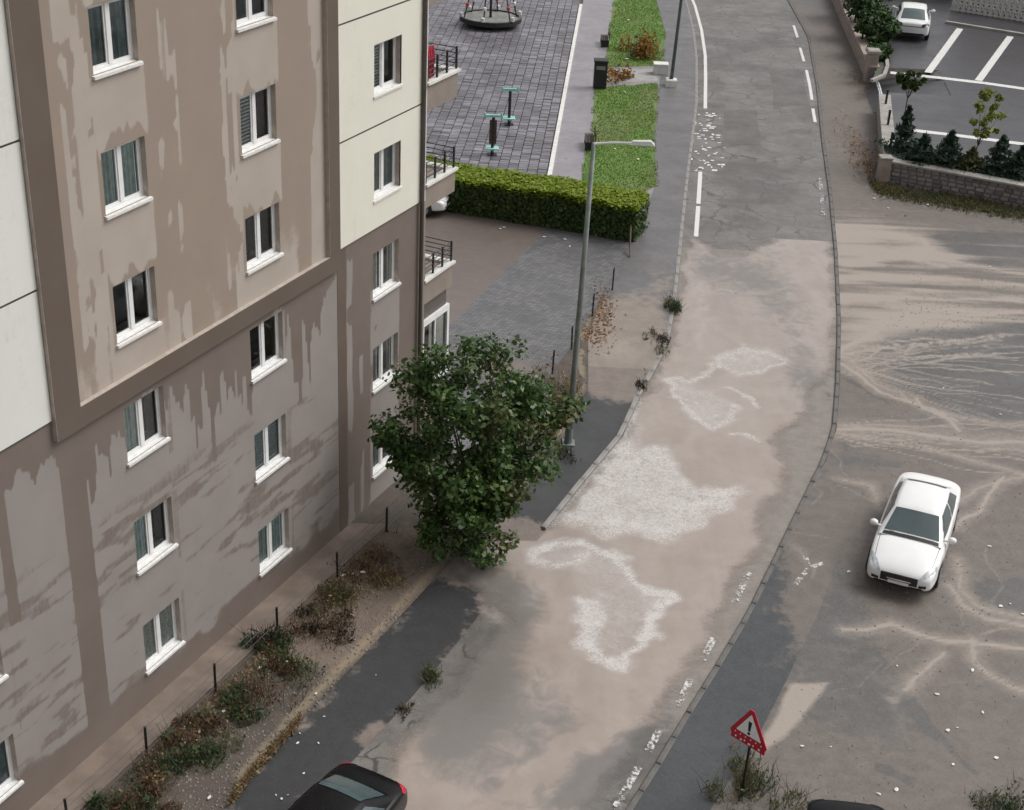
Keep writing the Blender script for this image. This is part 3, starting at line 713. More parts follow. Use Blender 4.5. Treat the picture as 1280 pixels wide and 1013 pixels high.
# individually laid pavers: columns along the kerb, each column shifted by half a paver
pw, pl = .47, .25
cells = []
for c in range(34):
    for r in range(250):
        o = K0 - KN * (.12 + .02 + pw * (c + .5)) + KD * (pl * (r + (.5 if c % 2 else 0)) - 2.4)
        cells.append((o, o.y + abs(o.x) * .3))
def on_screen(p):
    v = p - cam.location; x = v.dot(rt) / v.dot(fw) * FPX + CX; y = v.dot(dn) / v.dot(fw) * FPX + CY
    return x, y
vis = []; rest = []
for o, k in cells:
    x, y = on_screen(o)
    if 545 < x < 730 and -40 < y < 235: vis.append((o, y))
    else: rest.append(o)
vis.sort(key=lambda t: -t[1])
pm = MB().bev(-pw/2 + .016, pw/2 - .016, -pl/2 + .016, pl/2 - .016, 0, .05, .014).mesh('paver', M['paver'])
prz = math.atan2(KD.y, KD.x) - math.pi / 2
for o, _ in vis[:300]:
    p = link('paver', pm, pg, (o.x, o.y, .052 + random.uniform(-.012, .012))); p.rotation_euler = (random.uniform(-.02, .02), random.uniform(-.02, .02), prz)
mb = MB(); R = Matrix.Rotation(prz, 4, 'Z')
for o in [v[0] for v in vis[300:]] + [q for q in rest if -30 < on_screen(q)[1] < 260]:
    mb.bev(-pw/2 + .016, pw/2 - .016, -pl/2 + .016, pl/2 - .016, 0, .05, .014, Matrix.Translation((o.x, o.y, .052 + random.uniform(-.012, .012))) @ R)
tag(mb.build('paver_field', M['paver'], pg), kind='stuff')

def lawn(name, pts, n, label):
    P = G2(pts); poly_sheet(name + '_turf', P, .10, .6, M['lawn'], lambda X, Y: dict(mud=np.clip(fbm(X * .5, Y * .35, 9) * 1.1 - .1, 0, 1), streak=.5 * (fbm(X * .6, Y * .4, 19) > .62)))
    x0, y0 = P.min(0); x1, y1 = P.max(0); q = np.random.uniform((x0, y0), (x1, y1), (n * 2, 2))
    ins = sdf(q[:, 0], q[:, 1], P); q = q[(ins > -.10) & (vnoise(q[:, 0] * 1.2, q[:, 1] * .8, 5) + sst(0, .5, ins) * .5 > .42)][:n]
    B = blades(np.c_[q, np.full(len(q), .10)], .055, .045, .6)
    tag(link(name, quads_mesh(name, B, M['grass_blade'])), label, 'grass', kind='stuff')
lawn('lawn_grass', [(744,112),(822,106),(822,126),(817,177),(821,235),(800,243),(728,243),(728,215),(740,165)], 9000, 'short bright green lawn between the footpath and the street pavement')
lawn('far_lawn_grass', [(768,-4),(818,-4),(831,41),(828,84),(757,86),(762,40)], 8000, 'far green lawn strip beyond the orange bush')
struct(poly_sheet('lawn_crossing', G2([(757,88),(820,88),(822,104),(752,106)]), .092, 2, M['slab']))

# ------------------------------------------------------------------ apartment building
WIN_Z = [(.97, 2.20), (3.68, 4.92), (6.42, 7.68), (9.17, 10.40), (11.90, 13.14), (14.62, 15.86), (17.36, 18.6)]
WIN_U = [(-1.65, -.33), (3.75, 5.05), (8.24, 9.58), (13.80, 15.16)]
ZT = 20.5
bld = empty('apartment_building', BA, BANG)
tag(bld, 'tall taupe and cream apartment block with rain-streaked walls on the left', 'building')
OPEN = [(u0, u1, z0, z1) for (u0, u1) in WIN_U for (z0, z1) in WIN_Z]
DRIP_U = [-6, -3, 0, 1.6, 1.75, 2.45, 2.6, 3.6, 4.4, 5.2, 5.6, 6.4, 7.4, 8.1, 8.5, 9.5, 9.9, 10.6, 11.2, 11.6, 12.1]
DRIP_L = [1.2, .6, .5, .4, 1.0, 1.7, 1.9, 1.1, .3, .6, 1.9, 2.3, 2.2, 1.9, .5, .45, 2.1, 1.9, 1.5, .6, .4]
def wet_low(U, Z):
    h = .10 + .9 * vnoise(U * 4.5, U * 0, 3)**1.5 + .55 * vnoise(U * 11, U * 0, 9)**2 + .45 * vnoise(U * 24, U * 0, 5)**3
    L = np.interp(U, DRIP_U, DRIP_L) * h + .12 * np.interp(U, DRIP_U, DRIP_L)
    w = sst(-.02, .12, L - (7.92 - Z)) * .95
    pat = fbm(U / 1.15, Z / .17, 21, 5); pat2 = vnoise(U / 5., Z / 3.0, 44)
    hz = np.where(Z < 5.9, 1, 0) * sst(6.2, 5.2, Z)
    w = np.maximum(w, hz * sst(.54, .70, pat * .72 + pat2 * .36) * .58)
    w = np.maximum(w, sst(1.25, .55, Z + (fbm(U / 1.2, Z * 1.5, 61) - .5) * 1.3) * .85)
    w = np.maximum(w, np.where((U > .02) & (U < .26) & (Z < 7.6) & (Z > 4.6), .95, 0))
    for (u0, u1) in WIN_U[:3]:
        for (z0, z1) in WIN_Z[:3]:
            w = np.maximum(w, np.where((abs(U - u1 - .12) < .12) & (Z < z1 + .1) & (Z > z0 - .5), .5, 0) * (vnoise(U * 9, Z * .7, 13) > .45))
    st = (U > 1.74) & (U < 2.46)
    return np.where(st, 1.3, w * 1.0)
def wet_up(U, Z):
    w = np.full(U.shape, .92)
    for (u0, u1) in WIN_U[1:3]:
        for k, (z0, z1) in enumerate(WIN_Z[3:]):
            L = .95 + .5 * vnoise(U * 3.5, U * 0 + k, 3) + .3 * vnoise(U * 9, U * 0 + k, 4)
            m = sst(-.1, .1, (u1 - u0) / 2 + .12 - abs(U - (u0 + u1) / 2)) * (Z < z0) * sst(-.15, .15, L - (z0 - Z))
            w = np.minimum(w, .92 - .95 * m)
            m2 = sst(0, .06, .12 - abs(U - u0 + .2)) * (Z < z1 + .4) * (Z > z0 - 1.2) * (vnoise(U * 4, Z * .9, k) > .35)
            w = np.minimum(w, .92 - .85 * m2)
    for uc, a in ((2.95, .5), (3.3, .6), (6.0, .18), (7.7, .45), (8.0, .5), (11.1, .55), (11.4, .8), (5.6, .25)):
        v = vnoise(U * 6 + 10, Z * .8, int(uc * 10)) * .6 + fbm(U * 2.5, Z * 1.6, 91) * .6
        m = sst(.22, .1, abs(U - uc)) * sst(.75 - a * .5, .85 - a * .5, v); w = np.minimum(w, .92 - .9 * m)
    low = sst(11.0, 8.6, Z) * (fbm(U * 1.7, Z * .7, 17) - .35) * 1.7
    return np.clip(w - np.maximum(low, 0), 0, 1)
def wet_right(U, Z):
    w = np.full(U.shape, 1.0)
    for (uc, hw, zt) in ((12.62, .10, 8.0), (13.2, .05, 5.0)):
        m = sst(hw + .08, hw, abs(U - uc + .08 * (vnoise(Z * 1.3, U * 0, 5) - .5))) * (Z < zt) * sst(.25, .4, vnoise(U * 3, Z * 1.1, 8)); w = np.minimum(w, 1 - .9 * m)
    m = sst(-.1, .1, .80 - abs(U - 14.45)) * sst(.3, .5, fbm(U * 1.4, Z * 1.6, 19) + .15); w = np.minimum(w, 1 - .75 * m * (Z < 6.7))
    w = np.minimum(w, 1 - .8 * sst(1.4, .8, Z) * sst(.45, .55, fbm(U * 1.2, Z * 1.5, 33)))
    return np.clip(w, 0, 1)
def panel(name, u0, u1, z0, z1, n, mat, wet=None, step=.09):
    """flat wall panel with real window openings"""
    us = list(np.linspace(u0, u1, max(2, int((u1 - u0) / step) + 1))); zs = list(np.linspace(z0, z1, max(2, int((z1 - z0) / step) + 1)))
    ops = [o for o in OPEN if o[0] > u0 and o[1] < u1 and o[3] > z0 and o[2] < z1]
    def snap(l, v):
        if l[0] < v < l[-1]:
            i = int(np.argmin([abs(x - v) for x in l])); i = min(max(i, 1), len(l) - 2); l[i] = v
    for o in ops: snap(us, o[0]); snap(us, o[1]); snap(zs, o[2]); snap(zs, o[3])
    us = np.array(us); zs = np.array(zs); U, Z = np.meshgrid(us, zs); r, c = U.shape
    idx = np.arange(r * c).reshape(r, c); uc = (us[:-1] + us[1:]) / 2; zc = (zs[:-1] + zs[1:]) / 2
    keep = np.ones((r - 1, c - 1), bool)
    for o in ops: keep &= ~(((uc > o[0]) & (uc < o[1]))[None, :] & ((zc > o[2]) & (zc < o[3]))[:, None])
    q = np.stack([idx[:-1, :-1], idx[:-1, 1:], idx[1:, 1:], idx[1:, :-1]], -1)[keep]
    me = bpy.data.meshes.new(name); co = np.stack([U, U * 0 - n, Z], -1).reshape(-1)
    me.vertices.add(r * c); me.vertices.foreach_set('co', co.astype(np.float32))
    me.loops.add(len(q) * 4); me.loops.foreach_set('vertex_index', q.reshape(-1).astype(np.int32))
    me.polygons.add(len(q)); me.polygons.foreach_set('loop_start', np.arange(0, len(q) * 4, 4, dtype=np.int32))
    me.update(calc_edges=True); me.materials.append(mat)
    a = me.attributes.new('wet', 'FLOAT', 'POINT'); a.data.foreach_set('value', (wet(U, Z) if wet else np.full(U.shape, .1)).reshape(-1).astype(np.float32))
    return link(name, me, bld)
panel('lower_wall', -6, 12.05, -.1, 8.36, 0, M['taupe_low'], wet_low, .07)
panel('upper_wall', 1.7, 12.0, 8.36, ZT, 0, M['taupe_up'], wet_up, .07)
panel('lower_wall', 12.05, 16.34, -.1, 8.36, .001, M['taupe_low'], wet_right, .07)['label'] = 'brown wet wall right of the dark stripe'
GR = [8.36, 11.10, 13.93, 16.7, ZT]
for i in range(4):
    panel('facade_panel', 12.05, 16.34, GR[i] + .02, GR[i + 1] - .02, .035, M['cream'], lambda U, Z: .1 + .25 * (fbm(U, Z * .3, 3) > .6), .3)
    panel('facade_panel', -6, 1.68, GR[i] + .02, GR[i + 1] - .02, .035, M['white_panel'], lambda U, Z: .1 + .25 * (fbm(U, Z * .3, 3) > .6), .3)
for (a, b) in ((12.05, 16.34), (-6, 1.68)):
    for i in range(5): MB().box(a, b, -.015, .02, GR[i] - .03, GR[i] + .03).build('facade_groove', M['pipe'], bld)
# panel rims give the cream sheets a thickness
mb = MB()
mb.box(12.05, 16.34, -.034, .0, 8.372, 8.381); mb.build('facade_panel_rim', M['pale_edge'], bld)
def strip_wall(name, u0, u1, z0, z1, n, mat, wv=1.3):
    me = MB().box(u0, u1, -n, .01, z0, z1).mesh(name, mat)
    a = me.attributes.new('wet', 'FLOAT', 'POINT'); a.data.foreach_set('value', np.full(8, wv, np.float32)); return link(name, me, bld)
strip_wall('facade_band', 1.70, 2.40, 7.92, ZT, .12, M['brown'])
strip_wall('facade_band', 11.56, 12.03, 8.37, ZT, .12, M['brown'], .9)
strip_wall('facade_band', 2.40, 12.03, 7.92, 8.37, .118, M['brown'])
mb = MB(); mb.box(1.693, 1.70, -.119, .0, 7.92, ZT); mb.box(2.40, 11.56, -.112, .0, 8.37, 8.378); mb.box(11.553, 11.56, -.119, 0, 8.378, ZT)
mb.build('lit_band_edge', M['pale_edge'], bld)  # paler strips paint the lit side and top faces of the bands
strip_wall('painted_stripe', 12.03, 12.45, .0, 8.36, .008, M['brown'], .9)
# back walls and roof
mb = MB(); mb.box(-6, 16.62, .6, 14, -.1, ZT); mb.box(-6, -5.99, .0, .6, -.1, ZT); mb.box(16.30, 16.62, .045, .6, -.1, 8.3)
mb.build('end_wall', M['parapet'], bld)
MB().box(16.34, 16.62, .0, .6, 8.3, ZT).build('corner_pier', M['cream'] if False else M['white_coping'], bld)
MB().box(16.34, 16.62, -.02, .6, -.1, 8.3).build('corner_pier', M['parapet'], bld)
MB().box(-6.2, 16.8, -.3, 14.2, ZT, ZT + .3).build('roof', M['coping'], bld)
MB().tube([(16.27, -.10, -.05), (16.27, -.10, ZT)], .06, 10).build('drainpipe', M['pipe'], bld)
MB().box(-6, 16.3, -.03, .0, -.1, .06).build('base_shadow_strip', M['pipe'], bld)  # dark strip drawn for the gap and shadow at the wall base
# windows: frame (part) > pane, sill, curtain, room
def win_proto(kind):
    w, h = 1.30, 1.24; fr = MB(); dp = .13
    T = .055
    fr.box(-w/2, w/2, dp, dp + .06, h - T, h); fr.box(-w/2, w/2, dp, dp + .06, 0, T)
    fr.box(-w/2, -w/2 + T, dp, dp + .06, T, h - T); fr.box(w/2 - T, w/2, dp, dp + .06, T, h - T); fr.box(-.055, .055, dp - .012, dp + .06, T, h - T)
    for s_ in (-1, 1):    # sashes
        a, b = (-w/2 + T, -.055) if s_ < 0 else (.055, w/2 - T); t2 = .04
        fr.box(a, b, dp + .012, dp + .05, h - T - t2, h - T); fr.box(a, b, dp + .012, dp + .05, T, T + t2)
        fr.box(a, a + t2, dp + .012, dp + .05, T + t2, h - T - t2); fr.box(b - t2, b, dp + .012, dp + .05, T + t2, h - T - t2)
    frame = fr.mesh('window', M['pvc'])
    pane = MB().add([(-w/2 + T, dp + .03, T), (w/2 - T, dp + .03, T), (w/2 - T, dp + .03, h - T), (-w/2 + T, dp + .03, h - T)], [(0, 1, 2, 3)]).mesh('pane', M['glass'])
    sl = MB(); M4 = Matrix.Translation((0, 0, 0)); sl.add([(-w/2-.045,-.07,-.085),(w/2+.045,-.07,-.085),(w/2+.045,dp,-.085),(-w/2-.045,dp,-.085),(-w/2-.045,-.07,-.03),(w/2+.045,-.07,-.03),(w/2+.045,dp,.0),(-w/2-.045,dp,.0)],
        [(0,3,2,1),(4,5,6,7),(0,1,5,4),(1,2,6,5),(2,3,7,6),(3,0,4,7)])
    sill = sl.mesh('sill', M['sill'])
    rv = MB(); rv.add([(-w/2,0,0),(-w/2,0,h),(-w/2,.6,h),(-w/2,.6,0)], [(0,1,2,3)]); rv.add([(w/2,0,0),(w/2,0,h),(w/2,.6,h),(w/2,.6,0)], [(3,2,1,0)])
    rv.add([(-w/2,0,h),(w/2,0,h),(w/2,.6,h),(-w/2,.6,h)], [(3,2,1,0)]); rv.add([(-w/2,.2,0),(w/2,.2,0),(w/2,.6,0),(-w/2,.6,0)], [(0,1,2,3)])
    reveal = rv.mesh('reveal', M['pale_edge'])
    rm = MB().box(-w/2, w/2, .55, .58, 0, h).mesh('dark_room_back', M['room'])  # dark sheet close behind the pane, room shade in its colour
    return frame, [('pane', pane), ('sill', sill), ('reveal', reveal), ('dark_room_back', rm)]
PF, PS = win_proto(0)
def curtain_mesh(a, b, mat, amp=.025, wl=.11, y=.19):
    n = 26; vs = []; fs = []
    for i in range(n + 1):
        x = a + (b - a) * i / n; yy = y + amp * math.sin(x / wl * 2 * math.pi) + .01 * math.sin(x * 37)
        vs += [(x, yy, .02), (x, yy, 1.22)]
        if i: fs.append((2*i-2, 2*i, 2*i+1, 2*i-1))
    me = MB().add(vs, fs).mesh('curtain', mat); return me
CUR = {'both': [('curtain', curtain_mesh(-.62, -.04, M['curtain'])), ('curtain', curtain_mesh(.0, .62, M['curtain'], .03, .13))],
       'grey': [('curtain', curtain_mesh(-.62, .62, M['curtain2']))], 'left': [('curtain', curtain_mesh(-.62, .1, M['curtain']))],
       'part': [('curtain', curtain_mesh(-.62, -.2, M['curtain3'], .03, .1)), ('curtain', curtain_mesh(.35, .62, M['curtain3'], .03, .1))],
       'lace': [('curtain', curtain_mesh(-.62, .62, M['curtain3'], .02, .2))], 'dark': []}
bl = MB()
for k in range(15): bl.box(-.62, -.03, .18, .235, .06 + k * .08, .10 + k * .08)
blf = MB()
for k in range(15): blf.box(.03, .62, .22, .275, .06 + k * .08, .10 + k * .08)
CUR['blind'] = [('blind', bl.mesh('blind', M['blind']))]; CUR['blind2'] = CUR['blind'] + [('blind', blf.mesh('blind', M['blind']))]
KIND = {(1,5):'grey',(1,4):'both',(1,3):'dark',(1,2):'left',(1,1):'left',(1,0):'lace',(2,5):'dark',(2,4):'blind',(2,3):'dark',(2,2):'dark',(2,1):'blind2',(2,0):'both',
        (3,4):'blind',(3,3):'grey',(3,2):'part',(3,1):'part',(3,0):'left',(0,0):'grey',(0,1):'left'}
for ci, (u0, u1) in enumerate(WIN_U):
    for ri, (z0, z1) in enumerate(WIN_Z):
        k = KIND.get((ci, ri), 'dark')
        wdw = link('window', PF, bld, ((u0 + u1) / 2, 0, z0)); wdw.scale = ((u1 - u0) / 1.30, 1, (z1 - z0) / 1.24)
        for nm, me in PS + CUR[k]: link(nm, me, wdw)
# balconies on the end wall
def balcony(zb, zt, rail=True):
    b = MB().box(16.625, 18.36, .0, 3.4, zb, zt).build('balcony', M['parapet'], bld)
    c = MB(); c.box(16.625, 18.46, -.06, .22, zt, zt + .07); c.box(18.2, 18.46, .22, 3.45, zt, zt + .07); c.build('coping', M['white_coping'], b)
    if rail:
        r = MB()
        for y in (.06,):
            for k in range(4): r.tube([(16.7, y, zt + .22 + k * .14), (18.38, y, zt + .22 + k * .14)], .014, 6)
        for k in range(4): r.tube([(18.38, .06, zt + .22 + k * .14), (18.38, 3.3, zt + .22 + k * .14)], .014, 6)
        r.build('railing', M['iron'], b)
        for x in (16.72, 17.27, 17.83, 18.38):
            MB().box(x - .025, x + .025, .035, .085, zt + .06, zt + .68).build('baluster', M['iron'], b)
        for y in (1.1, 2.2, 3.3):
            MB().box(18.355, 18.405, y - .025, y + .025, zt + .06, zt + .68).build('baluster', M['iron'], b)
    return b
for zb, zt in ((5.16, 5.84), (8.06, 8.68), (10.80, 11.50), (13.6, 14.25)): balcony(zb, zt)
# glazed enclosed balcony of the ground floor
gl = MB().box(16.66, 18.2, .08, 3.3, -.1, 2.35).build('enclosed_balcony', M['parapet'], bld)
fr = MB(); fr.box(16.64, 18.28, .02, .16, 4.42, 4.60); fr.box(16.64, 18.28, .02, .16, 2.35, 2.47); fr.box(18.16, 18.28, .02, .16, 2.47, 4.42); fr.box(16.64, 16.74, .02, .16, 2.47, 4.42); fr.box(17.41, 17.47, .04, .14, 2.47, 4.42); fr.box(18.16, 18.28, .16, 3.3, 4.42, 4.60); fr.box(18.16, 18.28, .16, 3.3, 2.35, 2.47)
fr.build('frame', M['pvc'], gl)
MB().add([(16.74, .08, 2.47), (18.16, .08, 2.47), (18.16, .08, 4.42), (16.74, .08, 4.42)], [(0, 1, 2, 3)]).build('pane', M['glass'], gl); MB().add([(18.21, .16, 2.47), (18.21, 3.3, 2.47), (18.21, 3.3, 4.42), (18.21, .16, 4.42)], [(0, 1, 2, 3)]).build('pane', M['glass'], gl)
MB().box(16.74, 18.1, .6, .64, 2.47, 4.42).build('dark_room_back', M['room'], gl)
MB().box(16.7, 18.2, .1, 3.3, 4.6, 5.16).build('dark_gap_block', M['pipe'], gl)  # dark block fills the gap under the balcony, its shade in the colour
# red cloth hung inside the top balcony
mb = MB(); n = 10
vs = []; fs = []
for i in range(n + 1):
    for j in range(9):
        vs.append((16.80 + .45 * i / n, .14 + .03 * math.sin(i * 1.9) + .02 * math.sin(j), 11.60 + .82 * j / 8))
for i in range(n):
    for j in range(8): a = i * 9 + j; fs.append((a, a + 9, a + 10, a + 1))
mb.add(vs, fs); ob = mb.mesh('hanging_cloth', M['red_cloth'], True)
o = link('hanging_cloth', ob); o.matrix_world = Matrix.Translation(BA) @ Matrix.Rotation(BANG, 4, 'Z')
sm = o.modifiers.new('thick', 'SOLIDIFY'); sm.thickness = .03
tag(o, 'dark red cloth hanging behind the railing of the topmost balcony', 'cloth')
# apron along the wall
ap = MB().add([bw(-8, 0, .075), bw(16.6, 0, .075), bw(16.6, .92, .075), bw(-8, .92, .075), bw(-8, .92, -.05), bw(16.6, .92, -.05)], [(0,3,2,1),(3,4,5,2)]).build('wall_apron', M['concrete']); struct(ap)

# ------------------------------------------------------------------ wire fences
def fence(name, pts, h, label, nw=4, lean=.02):
    root = empty(name, pts[0]); tag(root, label, 'fence'); b = pts[0]
    tops = []
    for p in pts:
        q = p - b; t = q + Vector((random.uniform(-lean, lean), random.uniform(-lean, lean), h)); tops.append((q, t))
        MB().tube([q - Vector((0, 0, .05)), t], .032, 8).build('post', M['iron'], root)
    for k in range(nw):
        f = .15 + .83 * k / (nw - 1); m = MB()
        for i in range(len(tops) - 1):
            a = tops[i][0].lerp(tops[i][1], f); c = tops[i + 1][0].lerp(tops[i + 1][1], f); mid = (a + c) / 2 - Vector((0, 0, .02))
            m.tube([a, mid, c], .007, 5)
        m.build('wire', M['galv_dark'], root)
    return root
fence('wire_fence', [bw(u, 1.05, .03) for u in (-2.6, -.2, 2.32, 4.84, 7.4, 10.2, 12.75, 15.2)], .78, 'low wire fence with short black posts along the foot of the tall block')
fence('wire_fence', [Vector((*g(*p)[:2], .1)) for p in ((646,548),(668,506),(690,472),(714,441),(740,399),(765,366))], .92, 'wire fence with black posts beside the courtyard paving')

# ------------------------------------------------------------------ vegetation
def clump(name, loc, mats, n, rx, ry, h, size, label, cat='weeds', group=None, grass=.4):
    root = empty(name, loc); tag(root, label, cat, group)
    if random.random() < 2:
        st = MB()
        for k in range(max(6, n // 45)):
            a = random.uniform(0, 6.28); r = math.sqrt(random.random()); x, y = rx * r * math.cos(a) * .8, ry * r * math.sin(a) * .8
            hh = h * random.uniform(.5, 1.1)
            st.tube([(x, y, -.02), (x + random.gauss(0, .05), y + random.gauss(0, .05), hh * .6), (x + random.gauss(0, .12), y + random.gauss(0, .12), hh)], [.010, .007, .004], 4)
        st.build('stems', M['stem'], root)
    for mt, fr_ in mats:
        m = int(n * fr_); ng = int(m * grass)
        a = np.random.uniform(0, 6.28, m); r = np.sqrt(np.random.uniform(0, 1, m))
        wob = .75 + .5 * vnoise(a * 1.6, a * 0, random.random() * 50)
        nt = random.randint(5, 9); tx = np.random.normal(0, .55 * rx, nt); ty = np.random.normal(0, .55 * ry, nt); tr_ = np.random.uniform(.22, .6, nt); tk = np.random.choice(nt, m, p=tr_ / tr_.sum())
        x = tx[tk] + rx * tr_[tk] * r * np.cos(a) * wob; y = ty[tk] + ry * tr_[tk] * r * np.sin(a) * wob
        top = h * (1.15 - .9 * r**2) * np.random.uniform(.45, 1.15, nt)[tk] * (.5 + vnoise(x * 3 + loc[0], y * 3 + loc[1], 5))
        z = top * np.random.uniform(.05, 1, m)**.7; P = np.c_[x, y, z]
        V = leaves(P[ng:], size, .5)
        if ng: V = np.concatenate([V, blades(np.c_[x[:ng], y[:ng], z[:ng] * .0], h * .8, .02, .45)])
        link('leaves', quads_mesh('leaves', V, mt), root)
    return root
WD = [((128,1008), [('weed_green',.8),('weed_rust',.2)], .55, .5, .5, 'dark green weeds by the nearest fence post', 'weeds'),
      ((168,985), [('weed_rust',.7),('grass_dry',.3)], .5, .5, .4, 'rusty brown weeds between two green clumps nearest the camera', 'weeds'),
      ((215,940), [('weed_green',.85),('weed_olive',.15)], .65, .6, .6, 'dark green bushy weeds beside the third fence post', 'weeds'),
      ((250,908), [('weed_rust',.6),('weed_olive',.4)], .6, .6, .5, 'reddish brown weeds amid green ones along the wall', 'weeds'),
      ((300,868), [('weed_green',.7),('weed_rust',.3)], .7, .7, .6, 'broad green weed clump right under the nearest fully visible ground floor window', 'weeds'),
      ((340,830), [('weed_olive',.4),('weed_green',.35),('weed_rust',.25)], .6, .6, .5, 'mixed olive weeds with white litter in them', 'weeds'),
      ((385,780), [('weed_dark',.7),('weed_rust',.2),('grass_dry',.1)], .75, .6, .6, 'dark brown withered weeds beside the wet dirt', 'weeds'),
      ((408,745), [('weed_olive',.8),('grass_dry',.2)], .5, .5, .55, 'olive green weed tuft above the withered brown one', 'weeds'),
      ((470,712), [('grass_dry',.8),('weed_rust',.2)], .8, .7, .5, 'tan dry grass clump near the tree', 'dry grass'),
      ((318,800), [('weed_green',.5),('weed_dark',.5)], .5, .4, .6, 'dark weeds tight against the wire fence', 'weeds')]
for (p, ms, rx, ry, h, lab, cat) in WD:
    q = g(*p) + BN * .42; clump('weed_clump', (q.x, q.y, .04), [(M[a], b) for a, b in ms], 850, rx * .95, ry * .95, h * .66, .05, lab, cat, 'weeds along the foot of the block', .35)
def verge(name, mat, n, seed, h, lab):
    u = np.random.uniform(-1.5, 12.8, n); off = 1.1 + np.abs(np.random.normal(0, .55, n)); k = vnoise(u * 1.3, off * 1.5, seed)
    kp = (k > .48) & (off < 2.6); P = np.array([tuple(bw(a, b, .05)) for a, b in zip(u[kp], off[kp])])
    V = np.concatenate([blades(P[::2], h, .018, .6), leaves(P[1::2] + np.array([0, 0, 1.]) * np.random.uniform(0, h * .7, (len(P[1::2]), 1)), .05, .6)])
    tag(link(name, quads_mesh(name, V, mat)), lab, 'weeds', kind='stuff')
verge('verge_weeds', M['grass_dry'], 3600, 3, .18, 'scruffy low dry grass along the foot of the tall block')
verge('verge_weeds', M['weed_rust'], 2200, 13, .22, 'scruffy low brown weeds along the foot of the tall block')
verge('verge_weeds', M['weed_green'], 1500, 23, .2, 'scruffy low green weeds along the foot of the tall block')
for (p, ms, rx, ry, h, n, lab) in [
    ((838,385), [('weed_green',.7),('weed_olive',.3)], .35, .6, .5, 500, 'green weed tuft growing at the left kerb'),
    ((822,432), [('weed_olive',.6),('weed_dark',.4)], .35, .9, .3, 400, 'low olive weeds along the left kerb below the green tuft'),
    ((803,485), [('weed_dark',.7),('weed_olive',.3)], .2, .6, .2, 200, 'thin dark weeds at the bend of the left kerb'),
    ((538,848), [('weed_olive',.8),('weed_green',.2)], .25, .35, .35, 250, 'small grass tuft at the edge of the flooded road'),
    ((506,888), [('weed_dark',.6),('weed_olive',.4)], .16, .2, .2, 90, 'tiny dark weed at the road edge above the black car'),
    ((945,985), [('weed_olive',.7),('weed_green',.2),('grass_dry',.1)], .55, .75, .55, 900, 'olive weeds around the foot of the warning sign'),
    ((1262,1015), [('weed_green',.6),('weed_olive',.4)], .9, .5, .3, 900, 'green weed patch in the bottom right of the vacant lot'),
    ((690,505), [('weed_olive',.5),('grass_dry',.35),('weed_green',.15)], .7, 1.4, .5, 1100, 'dry olive weeds behind the near lamp post'),
    ((672,548), [('grass_dry',.5),('weed_olive',.5)], .7, .9, .45, 700, 'tan weeds between the tree and the near lamp post'),
    ((700,570), [('weed_dark',.7),('weed_green',.3)], .5, .5, .25, 300, 'dark weeds at the foot of the near lamp post')]:
    q = g(*p); zz = .1 if q.y > Y_DROP and q.x < 8 else .02
    clump('weed_clump', (q.x, q.y, zz), [(M[a], b) for a, b in ms], n, rx, ry, h * .75, .05, lab, 'weeds', 'weeds at kerbs and posts', .6)
q = g(795, 82); root = clump('orange_bush', (q.x + .4, q.y + 2, .1), [(M['bush_orange'], .8), (M['weed_olive'], .2)], 900, .8, 1.3, 1.3, .13, 'orange yellow shrub on the slab crossing the lawn', 'shrub', None, .05)
q = g(778, 98); clump('orange_bush', (q.x, q.y, .1), [(M['bush_orange'], .9), (M['weed_rust'], .1)], 500, .9, 1.0, .55, .11, 'low orange groundcover left of the orange shrub', 'shrub', None, .05)

def make_tree(name, loc, trunk_h, crown_c, crown_r, nclump, per, leaf, mats, trunk_r, label, cat='tree', lobes=(), cs=1.0):
    root = empty(name, loc); tag(root, label, cat)
    tb = MB(); c = Vector(crown_c); fork = Vector((c.x * .3, c.y * .3, trunk_h))
    tb.tube([(0, 0, -.05), (c.x * .1, c.y * .1, trunk_h * .5), fork], [trunk_r * 1.25, trunk_r, trunk_r * .8], 10)
    cen = []
    for (lx, ly, lz, lr, ln) in lobes:
        for k in range(ln):
            d = np.random.normal(size=3); d /= np.linalg.norm(d); r = random.uniform(.2, 1.0)**.5 * lr
            cen.append(Vector((lx + d[0] * r, ly + d[1] * r, max(.35, lz + d[2] * r))))
    for k in range(nclump):
        d = np.random.normal(size=3); d /= np.linalg.norm(d); r = random.uniform(.35, 1.0)**.6
        cen.append(c + Vector((d[0] * crown_r[0] * r, d[1] * crown_r[1] * r, d[2] * crown_r[2] * r * .95)))
    for k, p in enumerate(cen):
        if k % (2 if len(cen) < 60 else 8) == 0:
            m = fork.lerp(p, .5) + Vector((random.gauss(0, .1), random.gauss(0, .1), .12)) * crown_r[0] * .3
            tb.tube([fork - Vector((0, 0, .1)), m, p], [trunk_r * .45, trunk_r * .25, trunk_r * .06], 5)
    tb.build('trunk', M['bark'], root, smooth=True)
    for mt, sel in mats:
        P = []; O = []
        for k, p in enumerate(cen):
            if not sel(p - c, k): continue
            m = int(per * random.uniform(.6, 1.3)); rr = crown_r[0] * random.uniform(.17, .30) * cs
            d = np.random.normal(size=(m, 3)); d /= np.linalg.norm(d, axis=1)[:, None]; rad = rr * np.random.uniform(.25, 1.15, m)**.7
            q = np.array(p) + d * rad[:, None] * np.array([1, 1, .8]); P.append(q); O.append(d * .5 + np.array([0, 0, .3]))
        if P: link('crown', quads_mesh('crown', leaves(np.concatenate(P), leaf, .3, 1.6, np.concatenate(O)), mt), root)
    return root
tc = g(598, 552, 3.25)
